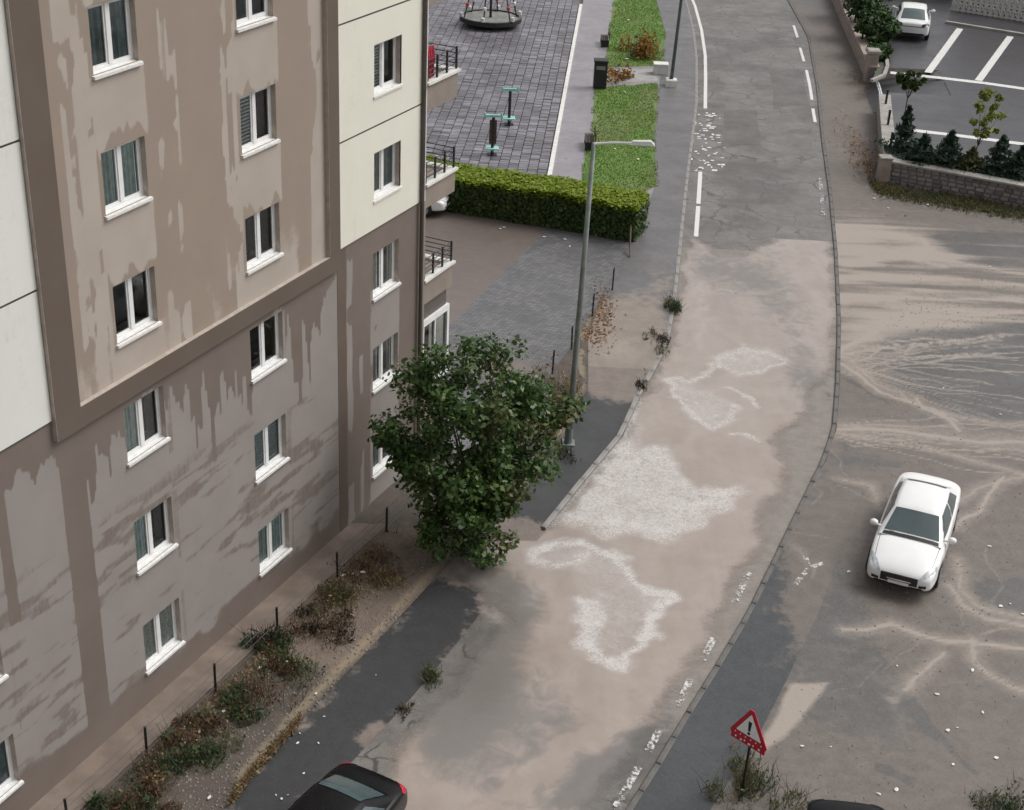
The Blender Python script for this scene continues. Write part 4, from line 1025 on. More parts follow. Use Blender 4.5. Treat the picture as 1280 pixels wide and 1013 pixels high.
make_tree('broadleaf_tree', (tc.x, tc.y, .05), 1.3, (-.05, 0, 2.95), (2.15, 2.0, 2.45), 120, 105, .10,
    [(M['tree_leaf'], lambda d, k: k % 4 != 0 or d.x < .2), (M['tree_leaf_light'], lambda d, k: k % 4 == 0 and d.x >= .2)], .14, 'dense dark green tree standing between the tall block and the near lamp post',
    lobes=[(-2.2,.1,3.3,.5,6),(-1.8,-.2,2.2,.6,6),(-1.0,-1.0,.9,.55,9),(.2,-.9,.8,.7,10),(.3,-.7,2.5,.9,22),(.9,-.4,2.0,.6,9),(1.9,.4,3.7,.3,4),(2.4,.5,4.0,.25,3),(1.4,.2,4.4,.5,5),(-.2,.5,5.7,.4,4),(.5,.5,5.5,.3,3),(-1.0,.6,5.3,.35,3),(-1.7,.5,4.6,.4,4)], cs=.80)
# hedge
ha = g(566, 268); hb = g(791, 306)
def hedge():
    d = (hb - ha); L = d.length; d.normalize(); nrm = Vector((-d.y, d.x, 0)); ang = math.atan2(d.y, d.x); hh = 1.55; dp = 2.0
    root = empty('hedge', (ha.x, ha.y, .1), ang); tag(root, 'long clipped hedge with bright yellow-green top behind the courtyard', 'hedge')
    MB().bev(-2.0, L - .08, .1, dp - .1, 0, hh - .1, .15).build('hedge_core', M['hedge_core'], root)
    n = 15000; x = np.random.uniform(-2.0, L, n); P = []; O = []
    face = np.random.uniform(0, 1, n); bul = .14 * (vnoise(x * 1.1, x * 0, 3) - .5)
    z = np.random.uniform(0, hh, n)
    f1 = np.c_[x, .04 + bul + np.random.normal(0, .06, n), z]; f2 = np.c_[x, np.random.uniform(0, dp, n), hh + bul + np.random.normal(0, .05, n)]
    f3 = np.c_[L + np.random.normal(0, .06, n), np.random.uniform(0, dp, n), z]; f4 = np.c_[x, dp + np.random.normal(0, .06, n), z]
    side = np.concatenate([f1[face < .5], f3[face > .93], f4[(face > .8) & (face < .93)]])
    so = np.concatenate([np.tile([0, -1, .3], ((face < .5).sum(), 1)), np.tile([1, 0, .3], ((face > .93).sum(), 1)), np.tile([0, 1, .3], (((face > .8) & (face < .93)).sum(), 1))])
    low = side[:, 2] < hh * .86
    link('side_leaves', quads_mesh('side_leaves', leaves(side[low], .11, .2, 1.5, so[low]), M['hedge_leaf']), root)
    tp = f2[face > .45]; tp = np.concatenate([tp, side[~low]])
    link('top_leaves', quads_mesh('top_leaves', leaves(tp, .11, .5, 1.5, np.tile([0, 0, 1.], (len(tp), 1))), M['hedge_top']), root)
hedge()

# ------------------------------------------------------------------ raised car park on the right
LZ = 1.05
W0 = g(1103, 228); W1 = g(1280, 262); WD_ = (W1 - W0).normalized(); WE = W0 + WD_ * 40
SA = g(1096, 142); SB = g(1084, 106); SC = g(1034, -12); 
ym0 = SA.y + .5; ym1 = SB.y
zf = lambda X, Y: dict(mud=0 * X, streak=0 * X)
poly_sheet('car_park', [tuple((W0 + WD_ * .3 + Vector((0, .3, 0)))[:2]), tuple(WE[:2]), (70, WE.y), (70, ym0), (SA.x + .5, ym0)], LZ, 4, M['carpark'], zf)
poly_sheet('car_park', [(SA.x + 4.0, ym0), (70, ym0), (70, ym1), (SB.x + 4.0, ym1)], LZ, 4, M['carpark'], zf)
poly_sheet('car_park', [(SB.x + .4, ym1), (70, ym1), (70, 125), tuple((SC + Vector((2, 4, 0)))[:2])], LZ, 4, M['carpark'], zf)
rp = [Vector((SA.x - .25, ym0 - .6, .05)), Vector((SA.x + 4.05, ym0 - .6, LZ - .012)), Vector((SB.x + 4.05, ym1 + .6, LZ - .012)), Vector((SB.x - .25, ym1 + .6, .05))]
struct(MB().add(rp, [(0, 1, 2, 3)]).build('entrance_ramp', M['carpark']))
mb = MB(); mb.add([(SB.x + .35, ym1 - .01, 0), (SB.x + 4.1, ym1 - .01, 0), (SB.x + 4.1, ym1 - .01, LZ - .004), (SB.x + .35, ym1 - .01, LZ - .004)], [(0, 1, 2, 3)])
struct(mb.build('ramp_side_wall', M['coping']))
def stone_wall(name, a, b, h, th, label, coping, mat_st, cop_w=.12, nrow=5, sl=.42):
    d = (b - a); L = d.length; ang = math.atan2(d.y, d.x); root = empty(name, (a.x, a.y, 0), ang); tag(root, label, 'wall')
    MB().box(0, L, .03, th, -.05, h - .02).build('mortar_core', M['mortar'], root)
    pm_ = []
    for k in range(6):
        m = MB(); wv = sl * random.uniform(.72, 1.05); hv = h / nrow
        j = lambda: random.uniform(-.02, .02)
        m.add([(.015 + j()*.5, .03, .012), (wv - .015, .03, .012 + j()*.4), (wv - .015 + j(), .03, hv - .012), (.015, .03, hv - .012 + j()*.4),
               (.04, -.03 + j(), .04), (wv - .04, -.03 + j(), .035), (wv - .045, -.035 + j(), hv - .035), (.04, -.03 + j(), hv - .04)],
              [(0,1,5,4),(1,2,6,5),(2,3,7,6),(3,0,4,7),(4,5,6,7)]); pm_.append((wv, m))
    cnt = 0; rest = MB()
    for r in range(nrow):
        x = -.0
        while x < L - .1:
            wv, m = random.choice(pm_); 
            if x + wv > L + .05: break
            if cnt < 300 and x < 14:
                if not hasattr(m, 'me'): m.me = m.mesh('stone', mat_st)
                link('stone', m.me, root, (x, random.uniform(-.012, .012), r * h / nrow)); cnt += 1
            else: rest.add([(v[0] + x, v[1], v[2] + r * h / nrow) for v in m.v], m.f)
            x += wv
    if rest.v: tag(rest.build('stone_field', mat_st, root), kind='stuff')
    x = 0
    while x < L:
        ln = min(1.2, L - x); MB().bev(x + .006, x + ln - .006, -cop_w, th + .12, h, h + .10, .02).build('coping_slab', coping, root); x += 1.2
    return root
stone_wall('stone_wall', W0, WE, 1.02, .4, 'low grey rubble stone wall with pale coping in front of the car park', M['coping'], M['stone'])
sw = stone_wall('stone_wall', SA, W0 + Vector((-.05, .02, 0)), 1.0, .45, 'short pinkish stone wall along the pavement between gate and corner', M['coping'], M['stone_pink'], .08, 3, 1.0)
stone_wall('stone_wall', SC, SB, 1.0, .45, 'long pinkish stone wall along the pavement beyond the gate', M['stone_pink'], M['stone_pink'], .08, 3, 1.0)
# railing stubs on the walls
def posts_on(a, b, n, z, group, label):
    pr = None; ORD = ['nearest', 'second', 'third', 'fourth', 'fifth', 'sixth']
    for k in range(n):
        p = a.lerp(b, (k + .5) / n)
        if pr is None: pr = MB().box(-.05, .05, -.05, .05, 0, .72).box(-.07, .07, -.07, .07, .72, .76).mesh('wall_post', M['iron'])
        tag(link('wall_post', pr, None, (p.x + .25, p.y, z)), label % ORD[n - 1 - k], 'post', group)
posts_on(SA, W0, 3, 1.1, 'posts on the short wall', '%s short black post on the pinkish wall, counted from its near corner')
posts_on(SC, SB, 6, 1.1, 'posts on the long wall', '%s short black post on the long pinkish wall, counted from the gate')
def pillar(p, h, label, w=.3):
    r = empty('gate_pillar', (p.x, p.y, 0)); tag(r, label, 'pillar')
    MB().bev(-w, w, -w, w, 0, h - .2, .02).build('shaft', M['stone_pink'], r); MB().bev(-w - .1, w + .1, -w - .1, w + .1, h - .2, h, .06).build('cap', M['coping'], r)
pillar(SB + Vector((.15, .35, 0)), 2.0, 'square stone gate pillar with pale cap beside the car park entrance')
pe = empty('corner_pier', (W0.x, W0.y, 0)); tag(pe, 'pale stone pier where the two low walls meet', 'pillar')
MB().bev(-.3, .25, -.22, .3, 0, 1.2, .03).build('shaft', M['stone_pink'], pe); MB().bev(-.34, .29, -.26, .34, 1.2, 1.28, .03).build('cap', M['coping'], pe)
tr = SB + Vector((.35, .1, 0)); te = SA + Vector((.25, .1, 0)); e = te - tr
gt = empty('sliding_gate', (tr.x, tr.y, .42), math.atan2(e.y, e.x) - math.pi / 2); tag(gt, 'thin white bar gate across the car park entrance', 'gate')
for zz in (.12, .34): MB().box(-.03, .03, 0, e.length, zz, zz + .06).build('rail', M['pvc'], gt)
for k in range(9): MB().box(-.02, .02, e.length * k / 8 - .02, e.length * k / 8 + .02, .05, .44).build('picket', M['pvc'], gt)
# planting bed behind the front wall
bed = [tuple(p[:2]) for p in (W0 + WD_ * .5 + Vector((.1, .5, 0)), WE + Vector((0, .5, 0)), WE + Vector((0, 3.0, 0)), W0 + WD_ * .5 + Vector((-.4, 3.2, 0)))]
poly_sheet('planting_bed', bed, LZ + .03, 3, M['soil'])
bq = np.random.uniform(0, 1, (5000, 2)); P0 = np.array(bed[0]); P1 = np.array(bed[1]); P3 = np.array(bed[3])
Pb = P0 + bq[:, :1] * (P1 - P0) * .35 + bq[:, 1:] * (P3 - P0)
tag(link('ground_cover', quads_mesh('ground_cover', leaves(np.c_[Pb, LZ + .05 + np.random.uniform(0, .18, 5000)], .10, .6), M['conifer'])), 'low blue-green ground cover in the bed behind the stone wall', 'ground cover', kind='stuff')
def conifer(p, h, r, mat, label, trunk=.05, n=700):
    root = empty('young_conifer', (p.x, p.y, LZ)); tag(root, label, 'shrub', 'young conifers in the bed behind the wall')
    MB().tube([(0, 0, 0), (.02, 0, h * .95)], [trunk, .01], 6).build('trunk', M['bark'], root)
    t = np.random.uniform(.06, 1, n); a = np.random.uniform(0, 6.28, n); rr = r * (1.05 - t) * np.sqrt(np.random.uniform(.1, 1, n)) * (.6 + .6 * (np.sin(t * 26) > -.2))
    P = np.c_[rr * np.cos(a), rr * np.sin(a), t * h]
    link('crown', quads_mesh('crown', leaves(P, .13, .4, 2.2), mat), root)
for (px, py, h, r, lab) in [(1127,192,2.3,.75,'tall blue-green conifer at the left end of the bed'), (1151,203,1.35,.75,'small squat conifer second from the left in the bed'), (1183,206,1.6,.9,'dark bushy conifer left of the yellow sapling'),
                            (1246,216,1.75,.9,'blue-green conifer right of the yellow sapling'), (1272,222,1.5,.8,'conifer at the right frame edge'), (1212,212,1.0,.7,'lowest olive-green conifer under the yellow sapling')]:
    conifer(g(px, py, LZ), h, r, M['conifer'] if px != 1212 else M['weed_olive'], lab)
sp = g(1214, 212, LZ)
make_tree('yellow_sapling', (sp.x, sp.y, LZ), 1.2, (.35, .2, 2.6), (.8, .8, 1.2), 22, 40, .14, [(M['yellow_leaf'], lambda d, k: True)], .035, 'thin yellow-green sapling among the conifers', 'sapling')
sp = g(1124, 182, LZ)
make_tree('dark_sapling', (sp.x, sp.y, LZ), 2.4, (.1, .2, 3.3), (.62, .62, .75), 20, 60, .13, [(M['hedge_leaf'], lambda d, k: True)], .035, 'slim sapling with a dark round crown at the left end of the bed', 'sapling')
# bed by the gate with bushes
kb = [g(1098, -4, LZ), g(1101, 20, LZ), g(1106, 60, LZ), g(1109, 85, LZ), g(1105, 96, LZ), g(1089, 103, LZ)]
mb = MB()
for i in range(len(kb) - 1):
    d = (kb[i + 1] - kb[i]); mb.box(0, d.length, -.1, .1, 0, .16, Matrix.Translation(kb[i]) @ Matrix.Rotation(math.atan2(d.y, d.x), 4, 'Z'))
struct(mb.build('bed_kerb', M['coping']))
poly_sheet('gate_bed', [tuple(p[:2]) for p in kb] + [tuple((SB + Vector((.6, .5, 0)))[:2]), tuple((SC + Vector((1, 0, 0)))[:2])], LZ + .02, 3, M['soil'])
for (px, py, r, h, lab) in [(1082,28,1.6,2.6,'large green bush behind the long pinkish wall'), (1094,52,1.3,1.8,'dark green bush beside the bed kerb near the gate'), (1070,6,1.6,2.6,'green bush farthest up the bed behind the long wall'), (1099,74,.8,.8,'low bush at the gate end of the bed')]:
    q = g(px, py, LZ); make_tree('bush', (q.x, q.y, LZ), .4, (0, 0, h * .55), (r, r, h * .5), 40, 60, .17, [(M['bush_green'], lambda d, k: True)], .05, lab, 'bush')
for i, (px, lab) in enumerate([(1108, 'dark shrub left of the white car in the car park'), (1150, 'reddish shrub behind the white car in the car park'), (1185, 'dull shrub against the beige wall corner')]):
    q = g(px, -2, LZ); make_tree('bush', (q.x, q.y + 3, LZ), .4, (0, 0, 1.0), (2.0, 1.6, 1.1), 30, 50, .2, [(M['weed_rust'] if i else M['hedge_leaf'], lambda d, k: True)], .05, lab, 'bush')
# car park lines
def lz_lines(name, segs, w):
    mb = MB()
    for s_ in segs: strip(mb, G2(s_, LZ), w, LZ + .005)
    struct(mb.build(name, M['line']))
lz_lines('bay_line', [[(1160,91),(1200,36)], [(1223,101),(1263,46)], [(1290,108),(1325,58)]], .42)
lz_lines('aisle_line', [[(1113,91),(1170,97),(1230,104),(1300,114)]], .55)
lz_lines('near_bay_line', [[(1140,163),(1200,170),(1300,183)]], .5)
lz_lines('near_bay_tick', [[(1254,178),(1255,192)]], .5)
a = g(1182, 29, LZ); b = g(1300, 48, LZ); d = b - a
struct(MB().box(0, d.length, -.15, .15, 0, .14, Matrix.Translation(a) @ Matrix.Rotation(math.atan2(d.y, d.x), 4, 'Z')).build('far_kerb', M['coping']))
# lattice fence and beige wall in the far right corner
a = g(1190, 13, LZ); b = g(1300, 31, LZ); d = b - a; L = d.length
lf = empty('lattice_fence', a, math.atan2(d.y, d.x)); tag(lf, 'white lattice fence at the far end of the car park', 'fence')
n = 16; st = L / n
for k in range(n + 1): MB().box(k * st - .06, k * st + .06, -.05, .05, 0, 1.5).build('post', M['lattice'], lf)
for k in range(n):
    for s_ in (0, 1):
        x0, x1 = (k * st, (k + 1) * st) if s_ else ((k + 1) * st, k * st)
        MB().tube([(x0, .03 * s_, .1), (x1, .03 * s_, .75), ], .06, 4).tube([(x0, .03 * s_, .75), (x1, .03 * s_, 1.42)], .06, 4).build('lattice_bar', M['lattice'], lf)
for zz in (.08, .75, 1.45): MB().box(0, L, -.03, .03, zz - .05, zz + .05).build('rail', M['lattice'], lf)
a2 = g(1203, 4, LZ); d2 = (g(1300, 19, LZ) - a2)
fb = empty('beige_building', (a2.x, a2.y + 1.0, LZ - .05), math.atan2(d2.y, d2.x)); tag(fb, 'plain beige building behind the white lattice fence', 'building')
MB().box(0, 30, 0, 10, 0, 7).build('wall', M['beige_wall'], fb); MB().box(-.2, 30.2, -.2, 10.2, 7, 7.25).build('roof', M['coping'], fb)
for k in range(6): MB().box(4.2 + k * 5, 4.3 + k * 5, -.04, 0.0, 0, 7).build('wall_joint', M['pipe'], fb)
# grass under the stone wall
def grass_strip(name, line, w, n, mats, h, label, z=.03):
    P = G2(line); V = []
    seg = np.hypot(*(P[1:] - P[:-1]).T); cs = np.r_[0, np.cumsum(seg)]; t = np.random.uniform(0, cs[-1], n)
    x = np.interp(t, cs, P[:, 0]); y = np.interp(t, cs, P[:, 1]); k = vnoise(t * .9, t * 0, 4) + .4 * vnoise(t * 3, t * 0, 6)
    off = np.random.normal(0, w, n); keep = np.random.uniform(0, 1.1, n) < k
    Q = np.c_[x, y + off, np.full(n, z)][keep]
    V = np.concatenate([blades(Q[::2], h, .035, .5), leaves(Q[1::2] + np.array([0, 0, h * .4]), .09, .5)])
    tag(link(name, quads_mesh(name, V, mats)), label, 'grass', kind='stuff')
grass_strip('grass_strip', [(1090,236),(1140,247),(1200,255),(1290,272)], .55, 6000, M['weed_olive'], .22, 'olive grass growing along the foot of the stone wall')
grass_strip('dry_grass_edge', [(374,903),(350,930),(320,962),(290,1000)], .12, 1500, M['grass_dry'], .12, 'dry yellow grass along the inner edge of the near pavement')
def leaf_litter(name, blobs, n, label):
    V = []
    for (px, py, rx, ry, w) in blobs:
        c = g(px, py); m = int(n * w); Q = np.c_[np.random.normal(c.x, rx, m), np.random.normal(c.y, ry, m), np.random.uniform(.12, .16, m)]
        V.append(leaves(Q, .075, 1.5, 1.4))
    tag(link(name, quads_mesh(name, np.concatenate(V), M['fallen'])), label, 'leaves', kind='stuff')
leaf_litter('fallen_leaves', [(754,392,.22,1.2,.6),(738,422,.25,.7,.3),(702,470,.4,.7,.2)], 550, 'brown fallen leaves between the courtyard fence and the pavement')
leaf_litter('fallen_leaves', [(1080,195,.5,3.0,.6),(1088,215,.4,1.5,.3),(1078,105,.4,1.5,.2)], 1200, 'reddish fallen leaves along the foot of the short pinkish wall')

# ------------------------------------------------------------------ street furniture
def lamp(loc, h, arm, top_r, label, lean=(0, 0), base=False, dark=False):
    r = empty('street_lamp', loc); tag(r, label, 'street lamp', 'street lamps along the left pavement'); mt = M['galv_dark'] if dark else M['galv']
    MB().tube([(0, 0, .0), (lean[0] * .5, lean[1] * .5, h * .5), (lean[0], lean[1], h)], [.105, .085, .06], 12).build('pole', mt, r, smooth=True)
    MB().box(-.2, .2, -.2, .2, 0, .03).tube([(0, 0, .03), (0, 0, .5)], [.13, .12], 12).build('base_plate', mt, r)
    MB().box(-.06, .06, -.115, -.09, .6, .95).build('hatch', M['galv_dark'], r)
    MB().tube([(lean[0], lean[1], h - .03), (lean[0] + arm * .5, lean[1], h + .03), (lean[0] + arm, lean[1], h + .05)], [.045, .04, .035], 8).build('arm', mt if dark else M['lamp_head'], r)
    hd = MB(); x0 = lean[0] + arm
    hd.add([(x0-.1,lean[1]-.08,h+.02),(x0+.62,lean[1]-.15,h+.03),(x0+.62,lean[1]+.15,h+.03),(x0-.1,lean[1]+.08,h+.02),(x0,lean[1]-.06,h+.12),(x0+.5,lean[1]-.1,h+.14),(x0+.5,lean[1]+.1,h+.14),(x0,lean[1]+.06,h+.12)],
        [(0,3,2,1),(4,5,6,7),(0,1,5,4),(1,2,6,5),(2,3,7,6),(3,0,4,7)])
    hd.build('lamp_head', M['lamp_head'], r); MB().box(x0 + .08, x0 + .52, lean[1] - .09, lean[1] + .09, h, h + .025).build('lens', M['lens'], r)
    return r
lp = g(710, 558)
lamp((lp.x, lp.y, .11), 9.6, 1.08, .06, 'near grey steel street lamp with a short arm beside the tree', (.12, 0))
lp = g(838, 110)
fl = lamp((lp.x, lp.y, .1), 9.0, 1.3, .06, 'far grey street lamp with white painted foot beside the lawn', (.25, 0), dark=True)
MB().bev(-.32, .32, -.3, .3, 0, .42, .05).build('concrete_foot', M['white_coping'], fl)
q = g(827, 101); bx = empty('service_box', (q.x, q.y + 1.2, .1)); tag(bx, 'low white utility box left of the far street lamp foot', 'utility box')
MB().bev(-.42, .38, -.3, .3, 0, .55, .04).build('housing', M['lamp_head'], bx); MB().bev(-.46, .42, -.34, .34, .55, .62, .02).build('lid', M['white_coping'], bx)

# warning sign
sp = g(926, 997)
sg = empty('warning_sign', (sp.x, sp.y, .04)); tag(sg, 'tilted triangular red and white warning sign with black exclamation mark on a thin post', 'road sign')
MB().tube([(0, 0, -.04), (.02, 0, 1.2), (.03, 0, 2.2)], .032, 10).build('post', M['iron'], sg, smooth=True)
MB().box(-.06, .06, -.06, .06, -.02, .02).build('foot', M['iron'], sg)
def tri(r, cut):
    out = []
    for k in range(3):
        a = math.pi / 2 + k * 2 * math.pi / 3
        for s_ in (-1, 0, 1): out.append((r * math.cos(a + s_ * cut), r * math.sin(a + s_ * cut)))
    return out
SM = Matrix.Translation((-.04, -.05, 1.86)) @ Matrix.Rotation(math.radians(-44), 4, 'Z') @ Matrix.Rotation(math.radians(90), 4, 'X')
MB().prism(tri(.53, .09), -.012, .010, SM).build('sign_border', M['sign_red'], sg)
MB().prism([(x, y * 1.0 + .045) for x, y in tri(.36, .03)], .010, .016, SM).build('sign_face', M['sign_white'], sg)
ex = MB(); ex.prism([(-.045, .23), (.045, .23), (.026, -.02), (-.026, -.02)][::-1], .016, .021, SM)
ex.prism([(.038 * math.cos(t * math.pi / 5), -.08 + .038 * math.sin(t * math.pi / 5)) for t in range(10)], .016, .021, SM); ex.build('exclamation_mark', M['sign_black'], sg)
rf = MB()
for k in range(6): x = -.34 + k * .135; rf.prism([(x + .018 * math.cos(t * math.pi / 3), -.215 + .018 * math.sin(t * math.pi / 3)) for t in range(6)], .010, .015, SM)
rf.build('reflector_stud', M['sign_white'], sg)
pl_ = MB(); pl_.box(-.44, .44, -.405, -.275, -.010, .008, SM); pl_.build('lower_plate', M['sign_red'], sg)
pl_ = MB()
for x, w_, z_ in ((-.33, .03, .02), (-.20, .05, .0), (-.10, .03, .03), (.01, .06, .0), (.13, .03, .015), (.27, .05, .01)): pl_.box(x, x + w_, -.37 + z_, -.325 + z_, .008, .012, SM)
pl_.build('plate_mark', M['sign_white'], sg)
MB().box(-.045, .045, -.02, .045, 1.62, 1.67).box(-.045, .045, -.02, .045, 2.0, 2.05).build('clamp', M['galv'], sg)

# playground: spinner dish, fitness stations, benches, bin
pc = g(612, 38); r0 = 2.0
sn = empty('rope_spinner', (pc.x, pc.y + 1.0, .1)); tag(sn, 'round dark playground spinner dish with central mast and ropes', 'playground equipment')
MB().lathe([(r0 * .8, .12), (r0, .3), (r0, .55), (r0 * .95, .55), (r0 * .93, .35)], 36).build('dish', M['rubber'], sn)
MB().lathe([(.05, .44), (r0 * .93, .44), (r0 * .93, .50), (.05, .50)], 36).build('deck', M['deck'], sn)
MB().lathe([(r0 * .965, .555), (r0 * .965, .60), (r0 * .93, .60), (r0 * .93, .555), (r0 * .965, .555)], 36, None, False).build('rim', M['galv'], sn)
MB().tube([(0, 0, .0), (0, 0, 4.2)], [.09, .06], 10).build('mast', M['iron'], sn)
for k in range(6):
    a = k * math.pi / 3 + .3; x, y = r0 * .88 * math.cos(a), r0 * .88 * math.sin(a)
    MB().tube([(x, y, .45), (x * .75, y * .75, 2.2), (0, 0, 4.1)], .045, 6).build('rope_post', M['iron'], sn)
    MB().lathe([(.05, 0), (.12, .05), (.12, .2), (.05, .25)], 8, Matrix.Translation((x * .88, y * .88, 1.2))).build('grip', M['red_grip'] if k % 2 else M['white_coping'], sn)
    MB().lathe([(.05, 0), (.14, .05), (.14, .28), (.05, .33)], 8, Matrix.Translation((x * 1.1, y * 1.1, .55))).build('knob', M['lamp_head'], sn)
def fit(px, py, h, label, k):
    q = g(px, py); r = empty('exercise_station', (q.x, q.y, .1), .1); tag(r, label, 'exercise equipment', 'exercise stations on the playground')
    MB().tube([(0, 0, 0), (0, 0, h)], .075, 10).build('post', M['iron'], r)
    MB().box(-.42, .42, -.07, .07, h, h + .12).tube([(-.40, 0, h - .12), (-.40, 0, h + .2)], .05, 8).tube([(.40, 0, h - .12), (.40, 0, h + .2)], .05, 8).build('handlebar', M['teal'], r)
    MB().box(-.30, .30, -.28, .28, .30, .36).build('footrest', M['teal'], r)
    if k: MB().box(-.17, .17, -.06, .06, .55, h - .15).build('backrest', M['wood_brown'], r)
    MB().box(-.04, .04, -.5, .1, .24, .30).build('lever', M['iron'], r)
    MB().box(-.22, .22, -.22, .22, 0, .03).build('base_plate', M['iron'], r)
fit(636, 158, 1.75, 'farther exercise station with slim dark post and teal bar', 0)
fit(615, 196, 1.85, 'nearer exercise station with dark backrest and teal bar', 1)
def bench(px, py, label, rz):
    q = g(px, py); r = empty('park_bench', (q.x, q.y, .09), rz); tag(r, label, 'bench', 'benches between footpath and lawn')
    for k in range(3): MB().box(-.75, .75, -.22 + k * .15, -.10 + k * .15, .42, .46).build('seat_slat', M['wood_brown'], r)
    for k in range(2): MB().box(-.75, .75, .26, .30, .58 + k * .17, .70 + k * .17).build('back_slat', M['wood_brown'], r)
    for s_ in (-.6, .6): MB().box(s_ - .03, s_ + .03, -.22, .26, 0, .42).box(s_ - .03, s_ + .03, .24, .27, .42, .9).build('leg', M['iron'], r)
bench(755, 58, 'dark bench at the edge of the far lawn', -math.pi / 2)
bench(736, 186, 'dark bench beside the near lawn end', -math.pi / 2)
q = g(749, 112); bn = empty('litter_bin', (q.x, q.y, .09)); tag(bn, 'black box litter bin between footpath and lawn', 'bin')
MB().bev(-.36, .36, -.32, .32, .06, 1.5, .04).build('body', M['bin'], bn); MB().bev(-.4, .4, -.36, .36, 1.5, 1.6, .03).build('lid', M['trim'], bn); MB().box(-.25, .25, -.345, -.33, 1.1, 1.3).build('flap', M['deck'], bn)
q0 = g(790, 305); fr_ = empty('fallen_branch', (q0.x - .1, q0.y - .5, .12)); tag(fr_, 'dark leaning stick at the right end of the hedge', 'branch')
e2 = g(786, 322) - q0; MB().tube([(0, .9, .9), (e2.x + .1, e2.y + .2, .02)], [.05, .03], 6).build('stick', M['bark'], fr_)

